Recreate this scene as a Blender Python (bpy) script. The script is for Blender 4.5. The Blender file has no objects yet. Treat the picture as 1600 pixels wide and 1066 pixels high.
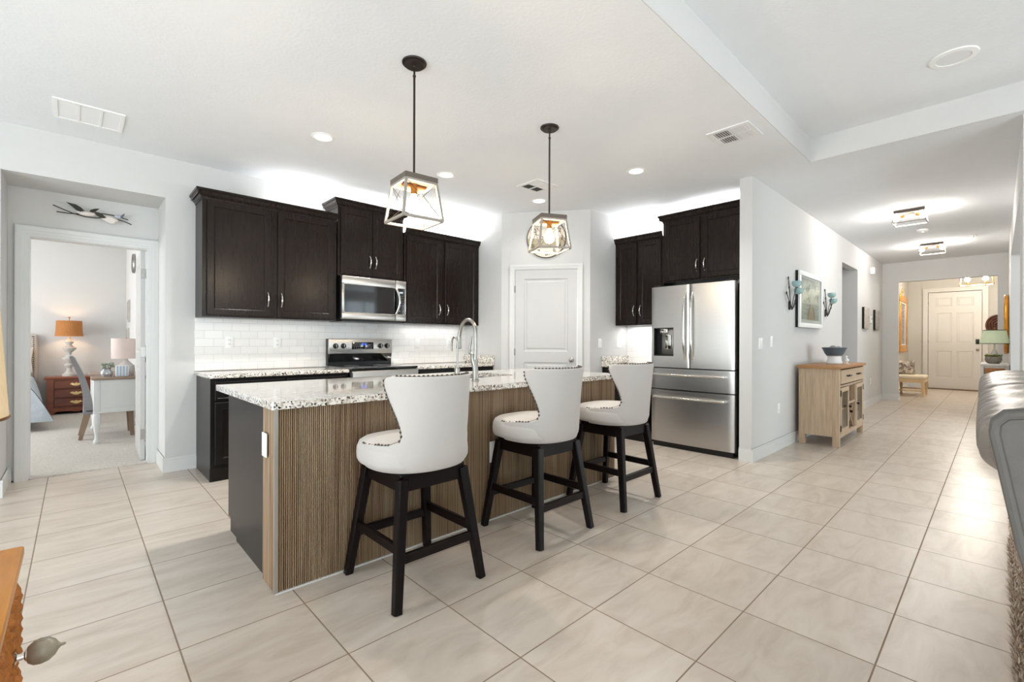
import bpy, bmesh, math, random
from mathutils import Vector, Matrix
PI = math.pi
S = bpy.context.scene
COL = S.collection
random.seed(7)

# ------------------------------------------------------------------ camera
H = 1.19                       # camera height
cam_data = bpy.data.cameras.new('camera')
cam = bpy.data.objects.new('camera', cam_data)
COL.objects.link(cam)
cam_data.sensor_fit = 'HORIZONTAL'
cam_data.sensor_width = 36.0
cam_data.lens = 720.277 / 1600 * 36.0
cam_data.shift_y = 0.93 / 1600
cam_data.clip_start = 0.05
YAW = 0.812261                 # angle between the hall axis (+X) and the view axis
ROLL = 0.0030709
fwd = Vector((math.cos(YAW), math.sin(YAW), 0))
right = Vector((math.sin(YAW), -math.cos(YAW), 0))
up = Vector((0, 0, 1))
r2 = right * math.cos(ROLL) + up * math.sin(ROLL)
u2 = up * math.cos(ROLL) - right * math.sin(ROLL)
M3 = Matrix((r2, u2, -fwd)).transposed()
cam.matrix_world = Matrix.Translation((0, 0, H)) @ M3.to_4x4()
S.camera = cam

# ------------------------------------------------------------------ colour management, cycles
S.view_settings.view_transform = 'Standard'
S.view_settings.look = 'None'
S.view_settings.gamma = 1.0
S.view_settings.use_curve_mapping = False
S.view_settings.exposure = 0.56
S.cycles.use_denoising = True
S.cycles.max_bounces = 12
S.cycles.diffuse_bounces = 6
S.cycles.glossy_bounces = 5
S.cycles.transmission_bounces = 6
S.cycles.transparent_max_bounces = 8
S.cycles.sample_clamp_indirect = 6.0
S.cycles.caustics_reflective = False
S.cycles.caustics_refractive = False

# ------------------------------------------------------------------ world: daylight outside
W = bpy.data.worlds.new('daylight')
S.world = W
W.use_nodes = True
bg = W.node_tree.nodes['Background']
bg.inputs[0].default_value = (0.80, 0.90, 1.0, 1)
bg.inputs[1].default_value = 1.6

def area(name, loc, rot, sx, sy, power, color=(1, 1, 1), spread=PI):
    d = bpy.data.lights.new(name, 'AREA')
    d.shape = 'RECTANGLE'; d.size = sx; d.size_y = sy
    d.energy = power; d.color = color; d.spread = spread
    o = bpy.data.objects.new(name, d)
    COL.objects.link(o)
    o.location = loc; o.rotation_euler = rot
    return o
def disk(name, loc, size, power, color=(1, 1, 1), spread=PI):
    o = area(name, loc, (0, 0, 0), size, size, power, color, spread)
    o.data.shape = 'DISK'
    return o
# daylight at the living-room glass behind the camera, plus added fill aimed up
DAY = (0.865, 0.94, 1.0)
UPFILL = (0.865, 0.94, 1.0)       # added fill lamps tilted upwards to brighten the ceiling
area('daylight_and_fill_slider', (-3.93, 1.2, 1.25), (0, math.radians(-90), 0), 2.4, 4.6, 92, DAY)
area('daylight_and_fill_slider', (-3.90, 1.2, 0.55), (0, math.radians(-135), 0), 0.9, 4.6, 62, UPFILL)
area('daylight_and_fill_back', (0.2, -4.93, 1.35), (math.radians(90), 0, 0), 5.6, 2.5, 42, DAY)
area('daylight_and_fill_back', (0.2, -4.90, 0.55), (math.radians(135), 0, 0), 5.6, 0.9, 96, UPFILL)
area('daylight_and_fill_side', (7.9, -4.93, 1.35), (math.radians(90), 0, 0), 3.0, 2.3, 14, DAY)
area('daylight_and_fill_side', (7.9, -4.90, 0.55), (math.radians(135), 0, 0), 3.0, 0.8, 85, UPFILL)
area('daylight_bedroom', (-3.0, 8.4, 1.5), (0, math.radians(-90), 0), 2.0, 2.6, 84, (1, 0.985, 0.96))
# LED strips lying on top of the wall cabinets, shining up
LED = (0.97, 0.985, 1.0)
area('led_glow', (1.72, 5.02, 2.50), (PI, 0, 0), 0.5, 0.03, 2.2, LED)
area('led_glow', (2.43, 5.02, 2.70), (PI, 0, 0), 0.7, 0.03, 3.4, LED)
area('led_glow', (3.44, 5.02, 2.50), (PI, 0, 0), 1.0, 0.03, 9.5, LED)
area('led_glow', (5.36, 3.15, 2.50), (PI, 0, 0), 0.03, 0.6, 3.4, LED)
area('led_glow', (5.36, 2.33, 2.70), (PI, 0, 0), 0.03, 0.85, 3.6, LED)
# under-cabinet strips
area('undercabinet_glow', (5.38, 3.16, 1.395), (0, 0, 0), 0.03, 0.5, 1.8, LED)
area('undercabinet_glow', (1.43, 5.05, 1.395), (0, 0, 0), 1.0, 0.03, 0.3, LED)
area('undercabinet_glow', (3.40, 5.05, 1.395), (0, 0, 0), 0.9, 0.03, 0.9, LED)

# ------------------------------------------------------------------ materials
def srgb(r, g, b):
    f = lambda c: (c / 255 / 12.92) if c / 255 <= 0.04045 else ((c / 255 + 0.055) / 1.055) ** 2.4
    return (f(r), f(g), f(b), 1.0)
class NT:
    """thin helper over a node tree"""
    def __init__(s, m):
        s.t = m.node_tree; s.n = s.t.nodes; s.l = s.t.links
    def node(s, typ, **kw):
        n = s.n.new(typ)
        for k, v in kw.items():
            if k.startswith('i_'):
                key = k[2:]
                key = int(key) if key.isdigit() else key.replace('_', ' ')
                n.inputs[key].default_value = v
            else:
                setattr(n, k, v)
        return n
    def link(s, a, ao, b, bi):
        s.l.new(a.outputs[ao], b.inputs[bi])
    def ramp(s, stops, interp='LINEAR'):
        r = s.node('ShaderNodeValToRGB')
        r.color_ramp.interpolation = interp
        e = r.color_ramp.elements
        while len(e) < len(stops): e.new(0.5)
        for i, (p, c) in enumerate(stops):
            e[i].position = p; e[i].color = c
        return r
MATS = {}
def mat(name, col, rough=0.5, metal=0.0, spec=0.5, coat=0.0, var=0.04, scale=8.0, stretch=(1, 1, 1), bump=0.0, bscale=None,
        emit=None, estr=0.0, trans=0.0, ior=1.45, aniso=0.0, coords='Object', alpha=1.0, sheen=0.0):
    """procedural material: base colour broken up by a little noise"""
    m = bpy.data.materials.new(name); m.use_nodes = True
    N = NT(m); b = N.n['Principled BSDF']
    c = srgb(*col)
    tc = N.node('ShaderNodeTexCoord'); mp = N.node('ShaderNodeMapping')
    mp.inputs['Scale'].default_value = stretch
    N.link(tc, coords, mp, 'Vector')
    nz = N.node('ShaderNodeTexNoise', i_Scale=scale, i_Detail=5.0, i_Roughness=0.6)
    N.link(mp, 'Vector', nz, 'Vector')
    lo = tuple(x * (1 - var) for x in c[:3]) + (1,); hi = tuple(min(1, x * (1 + var)) for x in c[:3]) + (1,)
    r = N.ramp([(0.3, lo), (0.7, hi)])
    N.link(nz, 'Fac', r, 'Fac'); N.link(r, 'Color', b, 'Base Color')
    b.inputs['Roughness'].default_value = rough
    b.inputs['Metallic'].default_value = metal
    b.inputs['Specular IOR Level'].default_value = spec
    b.inputs['Coat Weight'].default_value = coat
    b.inputs['Coat Roughness'].default_value = 0.08
    b.inputs['IOR'].default_value = ior
    b.inputs['Transmission Weight'].default_value = trans
    b.inputs['Anisotropic'].default_value = aniso
    b.inputs['Sheen Weight'].default_value = sheen
    b.inputs['Alpha'].default_value = alpha
    if emit:
        b.inputs['Emission Color'].default_value = srgb(*emit); b.inputs['Emission Strength'].default_value = estr
    if bump:
        n2 = nz
        if bscale:
            n2 = N.node('ShaderNodeTexNoise', i_Scale=bscale, i_Detail=4.0); N.link(mp, 'Vector', n2, 'Vector')
        bp = N.node('ShaderNodeBump', i_Strength=bump, i_Distance=0.02)
        N.link(n2, 'Fac', bp, 'Height'); N.link(bp, 'Normal', b, 'Normal')
    MATS[name] = m
    return m

wall_m = mat('wall_paint', (206, 205, 203), rough=0.85, spec=0.2, var=0.01, bump=0.03, bscale=120, coords='Generated')
foyer_m = mat('foyer_paint', (200, 196, 188), rough=0.85, spec=0.2, var=0.01)
ceil_m = mat('ceiling_paint', (229, 231, 233), rough=0.9, spec=0.15, var=0.01, bump=0.10, bscale=55)
trim_m = mat('trim_white', (214, 214, 212), rough=0.35, var=0.01)
door_m = mat('door_white', (197, 196, 195), rough=0.4, var=0.01)
fdoor_m = mat('front_door_paint', (214, 210, 203), rough=0.4, var=0.01)
wood_m = mat('espresso_wood', (29, 20, 15), rough=0.25, spec=0.32, var=0.22, scale=5, stretch=(9, 9, 0.8))
woodside_m = mat('espresso_side', (32, 27, 25), rough=0.34, spec=0.25, var=0.12, scale=5, stretch=(9, 9, 0.8), coat=0.05)
base_m = mat('espresso_base', (20, 17, 16), rough=0.36, spec=0.3, var=0.15, scale=5, stretch=(9, 9, 0.8), coat=0.0)
steel_m = mat('brushed_steel', (196, 192, 187), rough=0.30, metal=1.0, var=0.05, scale=6, stretch=(1, 1, 60), aniso=0.6)
nickel_m = mat('brushed_nickel', (154, 151, 145), rough=0.3, metal=1.0, var=0.03)
chrome_m = mat('polished_nickel', (215, 212, 206), rough=0.12, metal=1.0, var=0.02)
black_m = mat('black_plastic', (18, 18, 19), rough=0.35, var=0.05)
gap_m = mat('dark_gap', (14, 14, 15), rough=0.6, var=0.05)
bglass_m = mat('black_glass', (9, 9, 11), rough=0.04, spec=0.7, coat=1.0, var=0.05)
legblack_m = mat('black_brown_wood', (16, 9, 9), rough=0.38, spec=0.25, var=0.25, scale=6, stretch=(8, 8, 1))
fabric_m = mat('linen_fabric', (198, 193, 188), rough=0.95, spec=0.1, var=0.05, scale=260, stretch=(1, 1, 2.2), bump=0.12, bscale=330, sheen=0.2)
nail_m = mat('nailhead_bronze', (92, 84, 76), rough=0.3, metal=1.0)
bronze_m = mat('dark_bronze', (58, 50, 43), rough=0.42, metal=0.7, var=0.15, scale=30)
pframe_m = mat('antique_white_wood', (150, 143, 133), rough=0.6, var=0.10, scale=14)
pcap_m = mat('weathered_grey_wood', (96, 86, 77), rough=0.6, var=0.16, scale=9, stretch=(1, 1, 1))
brass_m = mat('aged_brass', (150, 106, 54), rough=0.35, metal=0.9, var=0.1)
bulb_m = mat('bulb_glow', (255, 240, 215), rough=0.3, emit=(255, 228, 192), estr=130.0)
bulbw_m = mat('hall_bulb_glow', (255, 246, 232), rough=0.3, emit=(255, 249, 242), estr=340.0)
foyerbulb_m = mat('foyer_bulb_glow', (255, 244, 226), rough=0.3, emit=(255, 246, 232), estr=540.0)
can_m = mat('can_lens', (255, 255, 255), rough=0.4, emit=(255, 246, 232), estr=5.0)
white_m = mat('white_plastic', (240, 240, 238), rough=0.35, var=0.01)
grille_m = mat('grille_white', (226, 226, 226), rough=0.5, var=0.02)
carpet_m = mat('carpet_pile', (206, 200, 192), rough=1.0, spec=0.0, var=0.16, scale=60, bump=0.6, bscale=160, sheen=0.2)

def thin_glass(name, tint=(255, 255, 255), refl=1.5):
    m = bpy.data.materials.new(name); m.use_nodes = True; N = NT(m); N.n.remove(N.n['Principled BSDF'])
    out = N.n['Material Output']; t = N.node('ShaderNodeBsdfTransparent'); t.inputs[0].default_value = srgb(*tint)
    g = N.node('ShaderNodeBsdfGlossy'); g.inputs['Roughness'].default_value = 0.03
    lw = N.node('ShaderNodeLayerWeight', i_Blend=0.5); pw = N.node('ShaderNodeMath', operation='POWER'); pw.inputs[1].default_value = 5.0
    N.link(lw, 'Facing', pw, 0); f = N.node('ShaderNodeMath', operation='MULTIPLY_ADD'); f.inputs[1].default_value = 0.45; f.inputs[2].default_value = 0.03 * refl; N.link(pw, 0, f, 0)
    mx = N.node('ShaderNodeMixShader'); N.link(f, 0, mx, 0); N.link(t, 0, mx, 1); N.link(g, 0, mx, 2); N.link(mx, 0, out, 0)
    MATS[name] = m
    return m
def floor_material():
    m = bpy.data.materials.new('floor_tile'); m.use_nodes = True
    N = NT(m); b = N.n['Principled BSDF']
    T, A0, B0 = 0.38863 * H, 0.63675 * H, 1.42694 * H
    g = N.node('ShaderNodeNewGeometry')
    sub = N.node('ShaderNodeVectorMath', operation='SUBTRACT'); sub.inputs[1].default_value = (A0 - 40 * T, B0 - 40 * T, 0)
    N.link(g, 'Position', sub, 0)
    sp = N.node('ShaderNodeSeparateXYZ'); N.link(sub, 'Vector', sp, 'Vector')
    ds = []; ids = []
    for ax in 'XY':
        p = N.node('ShaderNodeMath', operation='PINGPONG'); p.inputs[1].default_value = T / 2
        N.link(sp, ax, p, 0); ds.append(p)
        d = N.node('ShaderNodeMath', operation='DIVIDE'); d.inputs[1].default_value = T; N.link(sp, ax, d, 0)
        fl = N.node('ShaderNodeMath', operation='FLOOR'); N.link(d, 0, fl, 0); ids.append(fl)
    mn = N.node('ShaderNodeMath', operation='MINIMUM'); N.link(ds[0], 0, mn, 0); N.link(ds[1], 0, mn, 1)
    mr = N.node('ShaderNodeMapRange', interpolation_type='SMOOTHSTEP')
    mr.inputs['From Min'].default_value = 0.0018; mr.inputs['From Max'].default_value = 0.0036
    N.link(mn, 0, mr, 'Value')
    cid = N.node('ShaderNodeCombineXYZ'); N.link(ids[0], 0, cid, 0); N.link(ids[1], 0, cid, 1)
    wn = N.node('ShaderNodeTexWhiteNoise', noise_dimensions='3D'); N.link(cid, 0, wn, 'Vector')
    # veining, shifted tile by tile
    off = N.node('ShaderNodeVectorMath', operation='MULTIPLY_ADD'); off.inputs[1].default_value = (7, 7, 7)
    N.link(wn, 'Color', off, 0); N.link(sub, 'Vector', off, 2)
    rotm = N.node('ShaderNodeMapping'); rotm.inputs['Rotation'].default_value = (0, 0, math.radians(40)); rotm.inputs['Scale'].default_value = (1.0, 3.4, 1)
    N.link(off, 'Vector', rotm, 'Vector')
    nz = N.node('ShaderNodeTexNoise', i_Scale=2.6, i_Detail=7.0, i_Roughness=0.62, i_Distortion=0.8)
    N.link(rotm, 'Vector', nz, 'Vector')
    tile = N.ramp([(0.28, srgb(184, 170, 155)), (0.52, srgb(201, 189, 176)), (0.78, srgb(212, 202, 190))])
    N.link(nz, 'Fac', tile, 'Fac')
    hsv = N.node('ShaderNodeHueSaturation'); N.link(tile, 'Color', hsv, 'Color')
    vr = N.node('ShaderNodeMapRange'); vr.inputs['To Min'].default_value = 0.965; vr.inputs['To Max'].default_value = 1.035
    N.link(wn, 'Value', vr, 'Value'); N.link(vr, 'Result', hsv, 'Value')
    mix = N.node('ShaderNodeMix', data_type='RGBA'); mix.inputs[6].default_value = srgb(139, 119, 101)
    N.link(mr, 'Result', mix, 0); N.link(hsv, 'Color', mix, 7)
    N.l.new(mix.outputs[2], b.inputs['Base Color'])
    rr = N.node('ShaderNodeMapRange'); rr.inputs['To Min'].default_value = 0.8; rr.inputs['To Max'].default_value = 0.30
    N.link(mr, 'Result', rr, 'Value'); N.link(rr, 'Result', b, 'Roughness')
    b.inputs['Specular IOR Level'].default_value = 0.45
    bp = N.node('ShaderNodeBump', i_Strength=0.35, i_Distance=0.003)
    N.link(mr, 'Result', bp, 'Height'); N.link(bp, 'Normal', b, 'Normal')
    return m
glass_m = thin_glass('clear_glass', (244, 248, 247))
floor_m = floor_material()

def granite_material():
    m = bpy.data.materials.new('speckled_granite'); m.use_nodes = True
    N = NT(m); b = N.n['Principled BSDF']
    g = N.node('ShaderNodeNewGeometry')
    v1 = N.node('ShaderNodeTexVoronoi', i_Scale=120.0, i_Randomness=1.0); N.link(g, 'Position', v1, 'Vector')
    sx = N.node('ShaderNodeSeparateColor'); N.link(v1, 'Color', sx, 'Color')
    base = N.ramp([(0.0, srgb(240, 235, 226)), (0.46, srgb(247, 243, 236)), (0.62, srgb(206, 196, 184)), (0.76, srgb(156, 146, 136)),
                   (0.86, srgb(92, 86, 84)), (0.94, srgb(34, 34, 38))], 'CONSTANT')
    N.link(sx, 'Red', base, 'Fac')
    nz = N.node('ShaderNodeTexNoise', i_Scale=26.0, i_Detail=4.0); N.link(g, 'Position', nz, 'Vector')
    cl = N.ramp([(0.36, srgb(200, 192, 182)), (0.55, srgb(255, 255, 255))])
    N.link(nz, 'Fac', cl, 'Fac')
    mx = N.node('ShaderNodeMix', data_type='RGBA', blend_type='MULTIPLY'); mx.inputs[0].default_value = 0.75
    N.l.new(base.outputs[0], mx.inputs[6]); N.l.new(cl.outputs[0], mx.inputs[7])
    N.l.new(mx.outputs[2], b.inputs['Base Color'])
    b.inputs['Roughness'].default_value = 0.07
    b.inputs['Specular IOR Level'].default_value = 0.6
    b.inputs['Coat Weight'].default_value = 0.6; b.inputs['Coat Roughness'].default_value = 0.03
    return m
granite_m = granite_material()

def subway_material():
    m = bpy.data.materials.new('subway_tile'); m.use_nodes = True
    N = NT(m); b = N.n['Principled BSDF']
    tc = N.node('ShaderNodeTexCoord')
    sp = N.node('ShaderNodeSeparateXYZ'); N.link(tc, 'Object', sp, 'Vector')
    cb = N.node('ShaderNodeCombineXYZ'); N.link(sp, 'X', cb, 0); N.link(sp, 'Z', cb, 1)
    br = N.node('ShaderNodeTexBrick', offset=0.5, i_Scale=1.0)
    br.inputs['Brick Width'].default_value = 0.152; br.inputs['Row Height'].default_value = 0.0765
    br.inputs['Mortar Size'].default_value = 0.0016; br.inputs['Mortar Smooth'].default_value = 0.3
    br.inputs['Color1'].default_value = srgb(238, 236, 233); br.inputs['Color2'].default_value = srgb(232, 230, 227)
    br.inputs['Mortar'].default_value = srgb(205, 202, 198)
    N.link(cb, 0, br, 'Vector'); N.link(br, 'Color', b, 'Base Color')
    b.inputs['Roughness'].default_value = 0.12
    bp = N.node('ShaderNodeBump', i_Strength=0.5, i_Distance=0.002, invert=True)
    N.link(br, 'Fac', bp, 'Height'); N.link(bp, 'Normal', b, 'Normal')
    return m
subway_m = subway_material()

def flute_material():
    """reeded island panel: every reed its own brown, grey or olive"""
    m = bpy.data.materials.new('reeded_wood'); m.use_nodes = True
    N = NT(m); b = N.n['Principled BSDF']
    tc = N.node('ShaderNodeTexCoord'); mp = N.node('ShaderNodeMapping')
    mp.inputs['Scale'].default_value = (105, 105, 0.9)
    N.link(tc, 'Object', mp, 'Vector')
    nz = N.node('ShaderNodeTexNoise', i_Scale=1.0, i_Detail=3.0, i_Roughness=0.7); N.link(mp, 'Vector', nz, 'Vector')
    mp2 = N.node('ShaderNodeMapping'); mp2.inputs['Scale'].default_value = (5, 5, 0.5); N.link(tc, 'Object', mp2, 'Vector')
    n2 = N.node('ShaderNodeTexNoise', i_Scale=1.0, i_Detail=2.0); N.link(mp2, 'Vector', n2, 'Vector')
    r = N.ramp([(0.25, srgb(70, 53, 40)), (0.42, srgb(128, 101, 77)), (0.55, srgb(166, 146, 119)), (0.68, srgb(112, 102, 80)), (0.82, srgb(192, 168, 136))])
    N.link(nz, 'Fac', r, 'Fac')
    r2_ = N.ramp([(0.35, srgb(232, 220, 204)), (0.6, srgb(255, 252, 246))]); N.link(n2, 'Fac', r2_, 'Fac')
    mx = N.node('ShaderNodeMix', data_type='RGBA', blend_type='MULTIPLY'); mx.inputs[0].default_value = 0.8
    N.l.new(r.outputs[0], mx.inputs[6]); N.l.new(r2_.outputs[0], mx.inputs[7])
    N.l.new(mx.outputs[2], b.inputs['Base Color'])
    b.inputs['Roughness'].default_value = 0.5
    return m
flute_m = flute_material()

# ------------------------------------------------------------------ mesh helpers
class MB:
    def __init__(s): s.v = []; s.f = []
    def add(s, vs, fs):
        o = len(s.v); s.v += [tuple(p) for p in vs]; s.f += [tuple(i + o for i in f) for f in fs]
        return s
    def box(s, x0, x1, y0, y1, z0, z1, bev=0.0, seg=2, m=None):
        if bev <= 0:
            vs = [Vector(p) for p in ((x0, y0, z0), (x1, y0, z0), (x1, y1, z0), (x0, y1, z0), (x0, y0, z1), (x1, y0, z1), (x1, y1, z1), (x0, y1, z1))]
            fs = [(0, 3, 2, 1), (4, 5, 6, 7), (0, 1, 5, 4), (1, 2, 6, 5), (2, 3, 7, 6), (3, 0, 4, 7)]
        else:
            b = bmesh.new(); bmesh.ops.create_cube(b, size=1.0)
            for v in b.verts:
                v.co = Vector(((x0 + x1) / 2 + v.co.x * (x1 - x0), (y0 + y1) / 2 + v.co.y * (y1 - y0), (z0 + z1) / 2 + v.co.z * (z1 - z0)))
            bev = min(bev, 0.49 * min(abs(x1 - x0), abs(y1 - y0), abs(z1 - z0)))
            bmesh.ops.bevel(b, geom=b.edges[:], offset=bev, segments=seg, affect='EDGES', profile=0.5)
            b.verts.index_update()
            vs = [v.co.copy() for v in b.verts]; fs = [tuple(v.index for v in f.verts) for f in b.faces]; b.free()
        if m is not None: vs = [m @ v for v in vs]
        return s.add(vs, fs)
    def bar(s, p, q, w, d=None, upv=(0, 0, 1), taper=1.0, bev=0.0):
        """square bar from p to q, w x d, tapering to taper*w at q"""
        p = Vector(p); q = Vector(q); d = d or w
        z = (q - p).normalized(); u_ = Vector(upv)
        if abs(z.dot(u_)) > 0.98: u_ = Vector((0, 1, 0))
        x = u_.cross(z).normalized(); y = z.cross(x)
        vs = []
        c = 0.25 if bev else 0
        for (o, k) in ((p, 1.0), (q, taper)):
            if bev:
                a, b2 = w / 2 * k, d / 2 * k
                for i, j in ((-a + bev, -b2), (a - bev, -b2), (a, -b2 + bev), (a, b2 - bev), (a - bev, b2), (-a + bev, b2), (-a, b2 - bev), (-a, -b2 + bev)):
                    vs.append(o + x * i + y * j)
            else:
                for i, j in ((-1, -1), (1, -1), (1, 1), (-1, 1)):
                    vs.append(o + x * (i * w / 2 * k) + y * (j * d / 2 * k))
        n = len(vs) // 2
        fs = [tuple(range(n))[::-1], tuple(range(n, 2 * n))] + [(i, (i + 1) % n, n + (i + 1) % n, n + i) for i in range(n)]
        return s.add(vs, fs)
    def cyl(s, p, q, r0, r1=None, n=20):
        r1 = r0 if r1 is None else r1
        return s.tube([p, q], [r0, r1], n)
    def tube(s, pts, r, n=10, cap=True, closed=False):
        pts = [Vector(p) for p in pts]; k = len(pts)
        rs = r if isinstance(r, (list, tuple)) else [r] * k
        vs = []; fs = []
        t0 = (pts[1] - pts[0]).normalized()
        a = Vector((0, 0, 1)) if abs(t0.z) < 0.9 else Vector((1, 0, 0))
        x = a.cross(t0).normalized()
        for i, p in enumerate(pts):
            if closed: t = (pts[(i + 1) % k] - pts[i - 1]).normalized()
            else: t = (pts[min(i + 1, k - 1)] - pts[max(i - 1, 0)]).normalized()
            x = (x - t * x.dot(t)).normalized(); y = t.cross(x)
            for j in range(n):
                an = 2 * PI * j / n
                vs.append(p + (x * math.cos(an) + y * math.sin(an)) * rs[i])
        m = k if closed else k - 1
        for i in range(m):
            i2 = (i + 1) % k
            for j in range(n):
                j2 = (j + 1) % n
                fs.append((i * n + j, i * n + j2, i2 * n + j2, i2 * n + j))
        if cap and not closed:
            fs.append(tuple(range(n))[::-1]); fs.append(tuple((k - 1) * n + j for j in range(n)))
        return s.add(vs, fs)
    def lathe(s, prof, c=(0, 0, 0), n=28, m=None, sx=1.0, sy=1.0, cap=True):
        vs = []; fs = []; k = len(prof)
        for (r, z) in prof:
            for j in range(n):
                an = 2 * PI * j / n
                vs.append(Vector((c[0] + r * math.cos(an) * sx, c[1] + r * math.sin(an) * sy, c[2] + z)))
        for i in range(k - 1):
            for j in range(n):
                j2 = (j + 1) % n
                fs.append((i * n + j, i * n + j2, (i + 1) * n + j2, (i + 1) * n + j))
        if cap: fs.append(tuple(range(n))[::-1]); fs.append(tuple((k - 1) * n + j for j in range(n)))
        if m is not None: vs = [m @ v for v in vs]
        return s.add(vs, fs)
    def ball(s, c, rx, ry=None, rz=None, n=16, k=10, m=None):
        ry = ry or rx; rz = rz or rx
        vs = [Vector((0, 0, -rz))]; fs = []
        for i in range(1, k):
            th = -PI / 2 + PI * i / k
            for j in range(n):
                an = 2 * PI * j / n
                vs.append(Vector((rx * math.cos(th) * math.cos(an), ry * math.cos(th) * math.sin(an), rz * math.sin(th))))
        vs.append(Vector((0, 0, rz)))
        for j in range(n): fs.append((0, 1 + (j + 1) % n, 1 + j))
        for i in range(k - 2):
            for j in range(n):
                j2 = (j + 1) % n
                fs.append((1 + i * n + j, 1 + i * n + j2, 1 + (i + 1) * n + j2, 1 + (i + 1) * n + j))
        L = len(vs) - 1
        for j in range(n): fs.append((L, 1 + (k - 2) * n + j, 1 + (k - 2) * n + (j + 1) % n))
        if m is not None: vs = [m @ v for v in vs]
        return s.add([v + Vector(c) for v in vs], fs)
    def prism(s, poly, h0, h1, ax='z', m=None):
        """polygon in the two other axes, extruded along ax. ax z: (x,y); y: (x,z); x: (y,z)"""
        n = len(poly); vs = []
        for h in (h0, h1):
            for a, b in poly:
                vs.append(Vector((a, b, h) if ax == 'z' else (a, h, b) if ax == 'y' else (h, a, b)))
        fs = [tuple(range(n))[::-1], tuple(range(n, 2 * n))] + [(i, (i + 1) % n, n + (i + 1) % n, n + i) for i in range(n)]
        if m is not None: vs = [m @ v for v in vs]
        return s.add(vs, fs)
    def loft(s, x0, x1, z0, z1, rings, back):
        """rectangular face towards -y built of inset rings (inset, y) and a back plane at y=back"""
        vs = []; fs = []
        rr = [(0, back)] + list(rings)
        for ins, y in rr:
            for x, z in ((x0 + ins, z0 + ins), (x1 - ins, z0 + ins), (x1 - ins, z1 - ins), (x0 + ins, z1 - ins)):
                vs.append((x, y, z))
        for i in range(len(rr) - 1):
            for j in range(4):
                fs.append((i * 4 + j, i * 4 + (j + 1) % 4, i * 4 + 4 + (j + 1) % 4, i * 4 + 4 + j))
        fs.append((3, 2, 1, 0)); L = 4 * (len(rr) - 1); fs.append((L, L + 1, L + 2, L + 3))
        return s.add(vs, fs)
    def grid(s, f, nu, nv, closed_u=False):
        vs = [f(i / (nu - (0 if closed_u else 1)), j / (nv - 1)) for j in range(nv) for i in range(nu)]
        fs = []
        for j in range(nv - 1):
            for i in range(nu if closed_u else nu - 1):
                i2 = (i + 1) % nu
                fs.append((j * nu + i, j * nu + i2, (j + 1) * nu + i2, (j + 1) * nu + i))
        return s.add(vs, fs)
    def build(s, name, m, parent=None, smooth=True, angle=38):
        me = bpy.data.meshes.new(name)
        me.from_pydata([tuple(v) for v in s.v], [], s.f)
        b = bmesh.new(); b.from_mesh(me)
        bmesh.ops.recalc_face_normals(b, faces=b.faces[:]); b.to_mesh(me); b.free()
        if smooth:
            me.shade_smooth(); me.set_sharp_from_angle(angle=math.radians(angle))
        me.materials.append(m)
        o = bpy.data.objects.new(name, me); COL.objects.link(o)
        if parent: o.parent = parent
        return o
def thing(name, label, cat, loc=(0, 0, 0), rz=0.0, group=None):
    o = bpy.data.objects.new(name, None); COL.objects.link(o)
    o.empty_display_size = 0.1
    o.location = loc; o.rotation_euler = (0, 0, rz)
    o['label'] = label; o['category'] = cat
    if group: o['group'] = group
    return o
def tag(o, label, cat, loc=None, group=None, rz=None):
    o['label'] = label; o['category'] = cat
    if group: o['group'] = group
    if loc is not None: o.location = loc
    if rz is not None: o.rotation_euler = (0, 0, rz)
    return o
def struct(name, b, m, smooth=False):
    o = b.build(name, m, None, smooth); o['kind'] = 'structure'
    return o
def kids(o): return [c for c in COL.objects if c.parent == o]
def copy_tree(o, parent=None):
    c = o.copy(); COL.objects.link(c); c.parent = parent
    for ch in kids(o): copy_tree(ch, c)
    return c
def dup(o, label, loc=None, rz=None):
    c = copy_tree(o); c['label'] = label
    if loc is not None: c.location = loc
    if rz is not None: c.rotation_euler = (0, 0, rz)
    return c
def arc(c, r, a0, a1, n, plane='xz'):
    out = []
    for i in range(n + 1):
        a = a0 + (a1 - a0) * i / n
        p = (r * math.cos(a), r * math.sin(a))
        out.append((c[0] + p[0], c[1], c[2] + p[1]) if plane == 'xz' else (c[0], c[1] + p[0], c[2] + p[1]) if plane == 'yz' else (c[0] + p[0], c[1] + p[1], c[2]))
    return out
# ================================================================== the setting
CZ = 2.84
struct('floor', MB().box(-4.1, 16.5, -5.1, 5.67, -0.12, 0.0), floor_m)
struct('floor_bedroom', MB().box(-3.3, 0.8, 5.67, 10.9, -0.12, 0.012), carpet_m)
# ceiling with the raised tray over the living room (x < 4.88, y < 1.19)
b = MB()
b.box(-4.1, 16.5, 1.19, 10.9, CZ, CZ + 0.3); b.box(4.88, 16.5, -5.1, 1.19, CZ, CZ + 0.3)
b.box(-4.1, 4.88, -5.1, 1.19, 3.05, 3.14)
tray_m = mat('tray_edge_shade', (210, 208, 206), rough=0.9, spec=0.1, var=0.01)  # shade put into the colour: darker than the ceiling to offset window light
q = MB(); q.box(-4.0, 4.876, 1.184, 1.1899, CZ, 3.05); q.box(4.874, 4.8799, -5.0, 1.184, CZ, 3.05); struct('ceiling_tray_edge', q, tray_m)
struct('ceiling', b, ceil_m)
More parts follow.
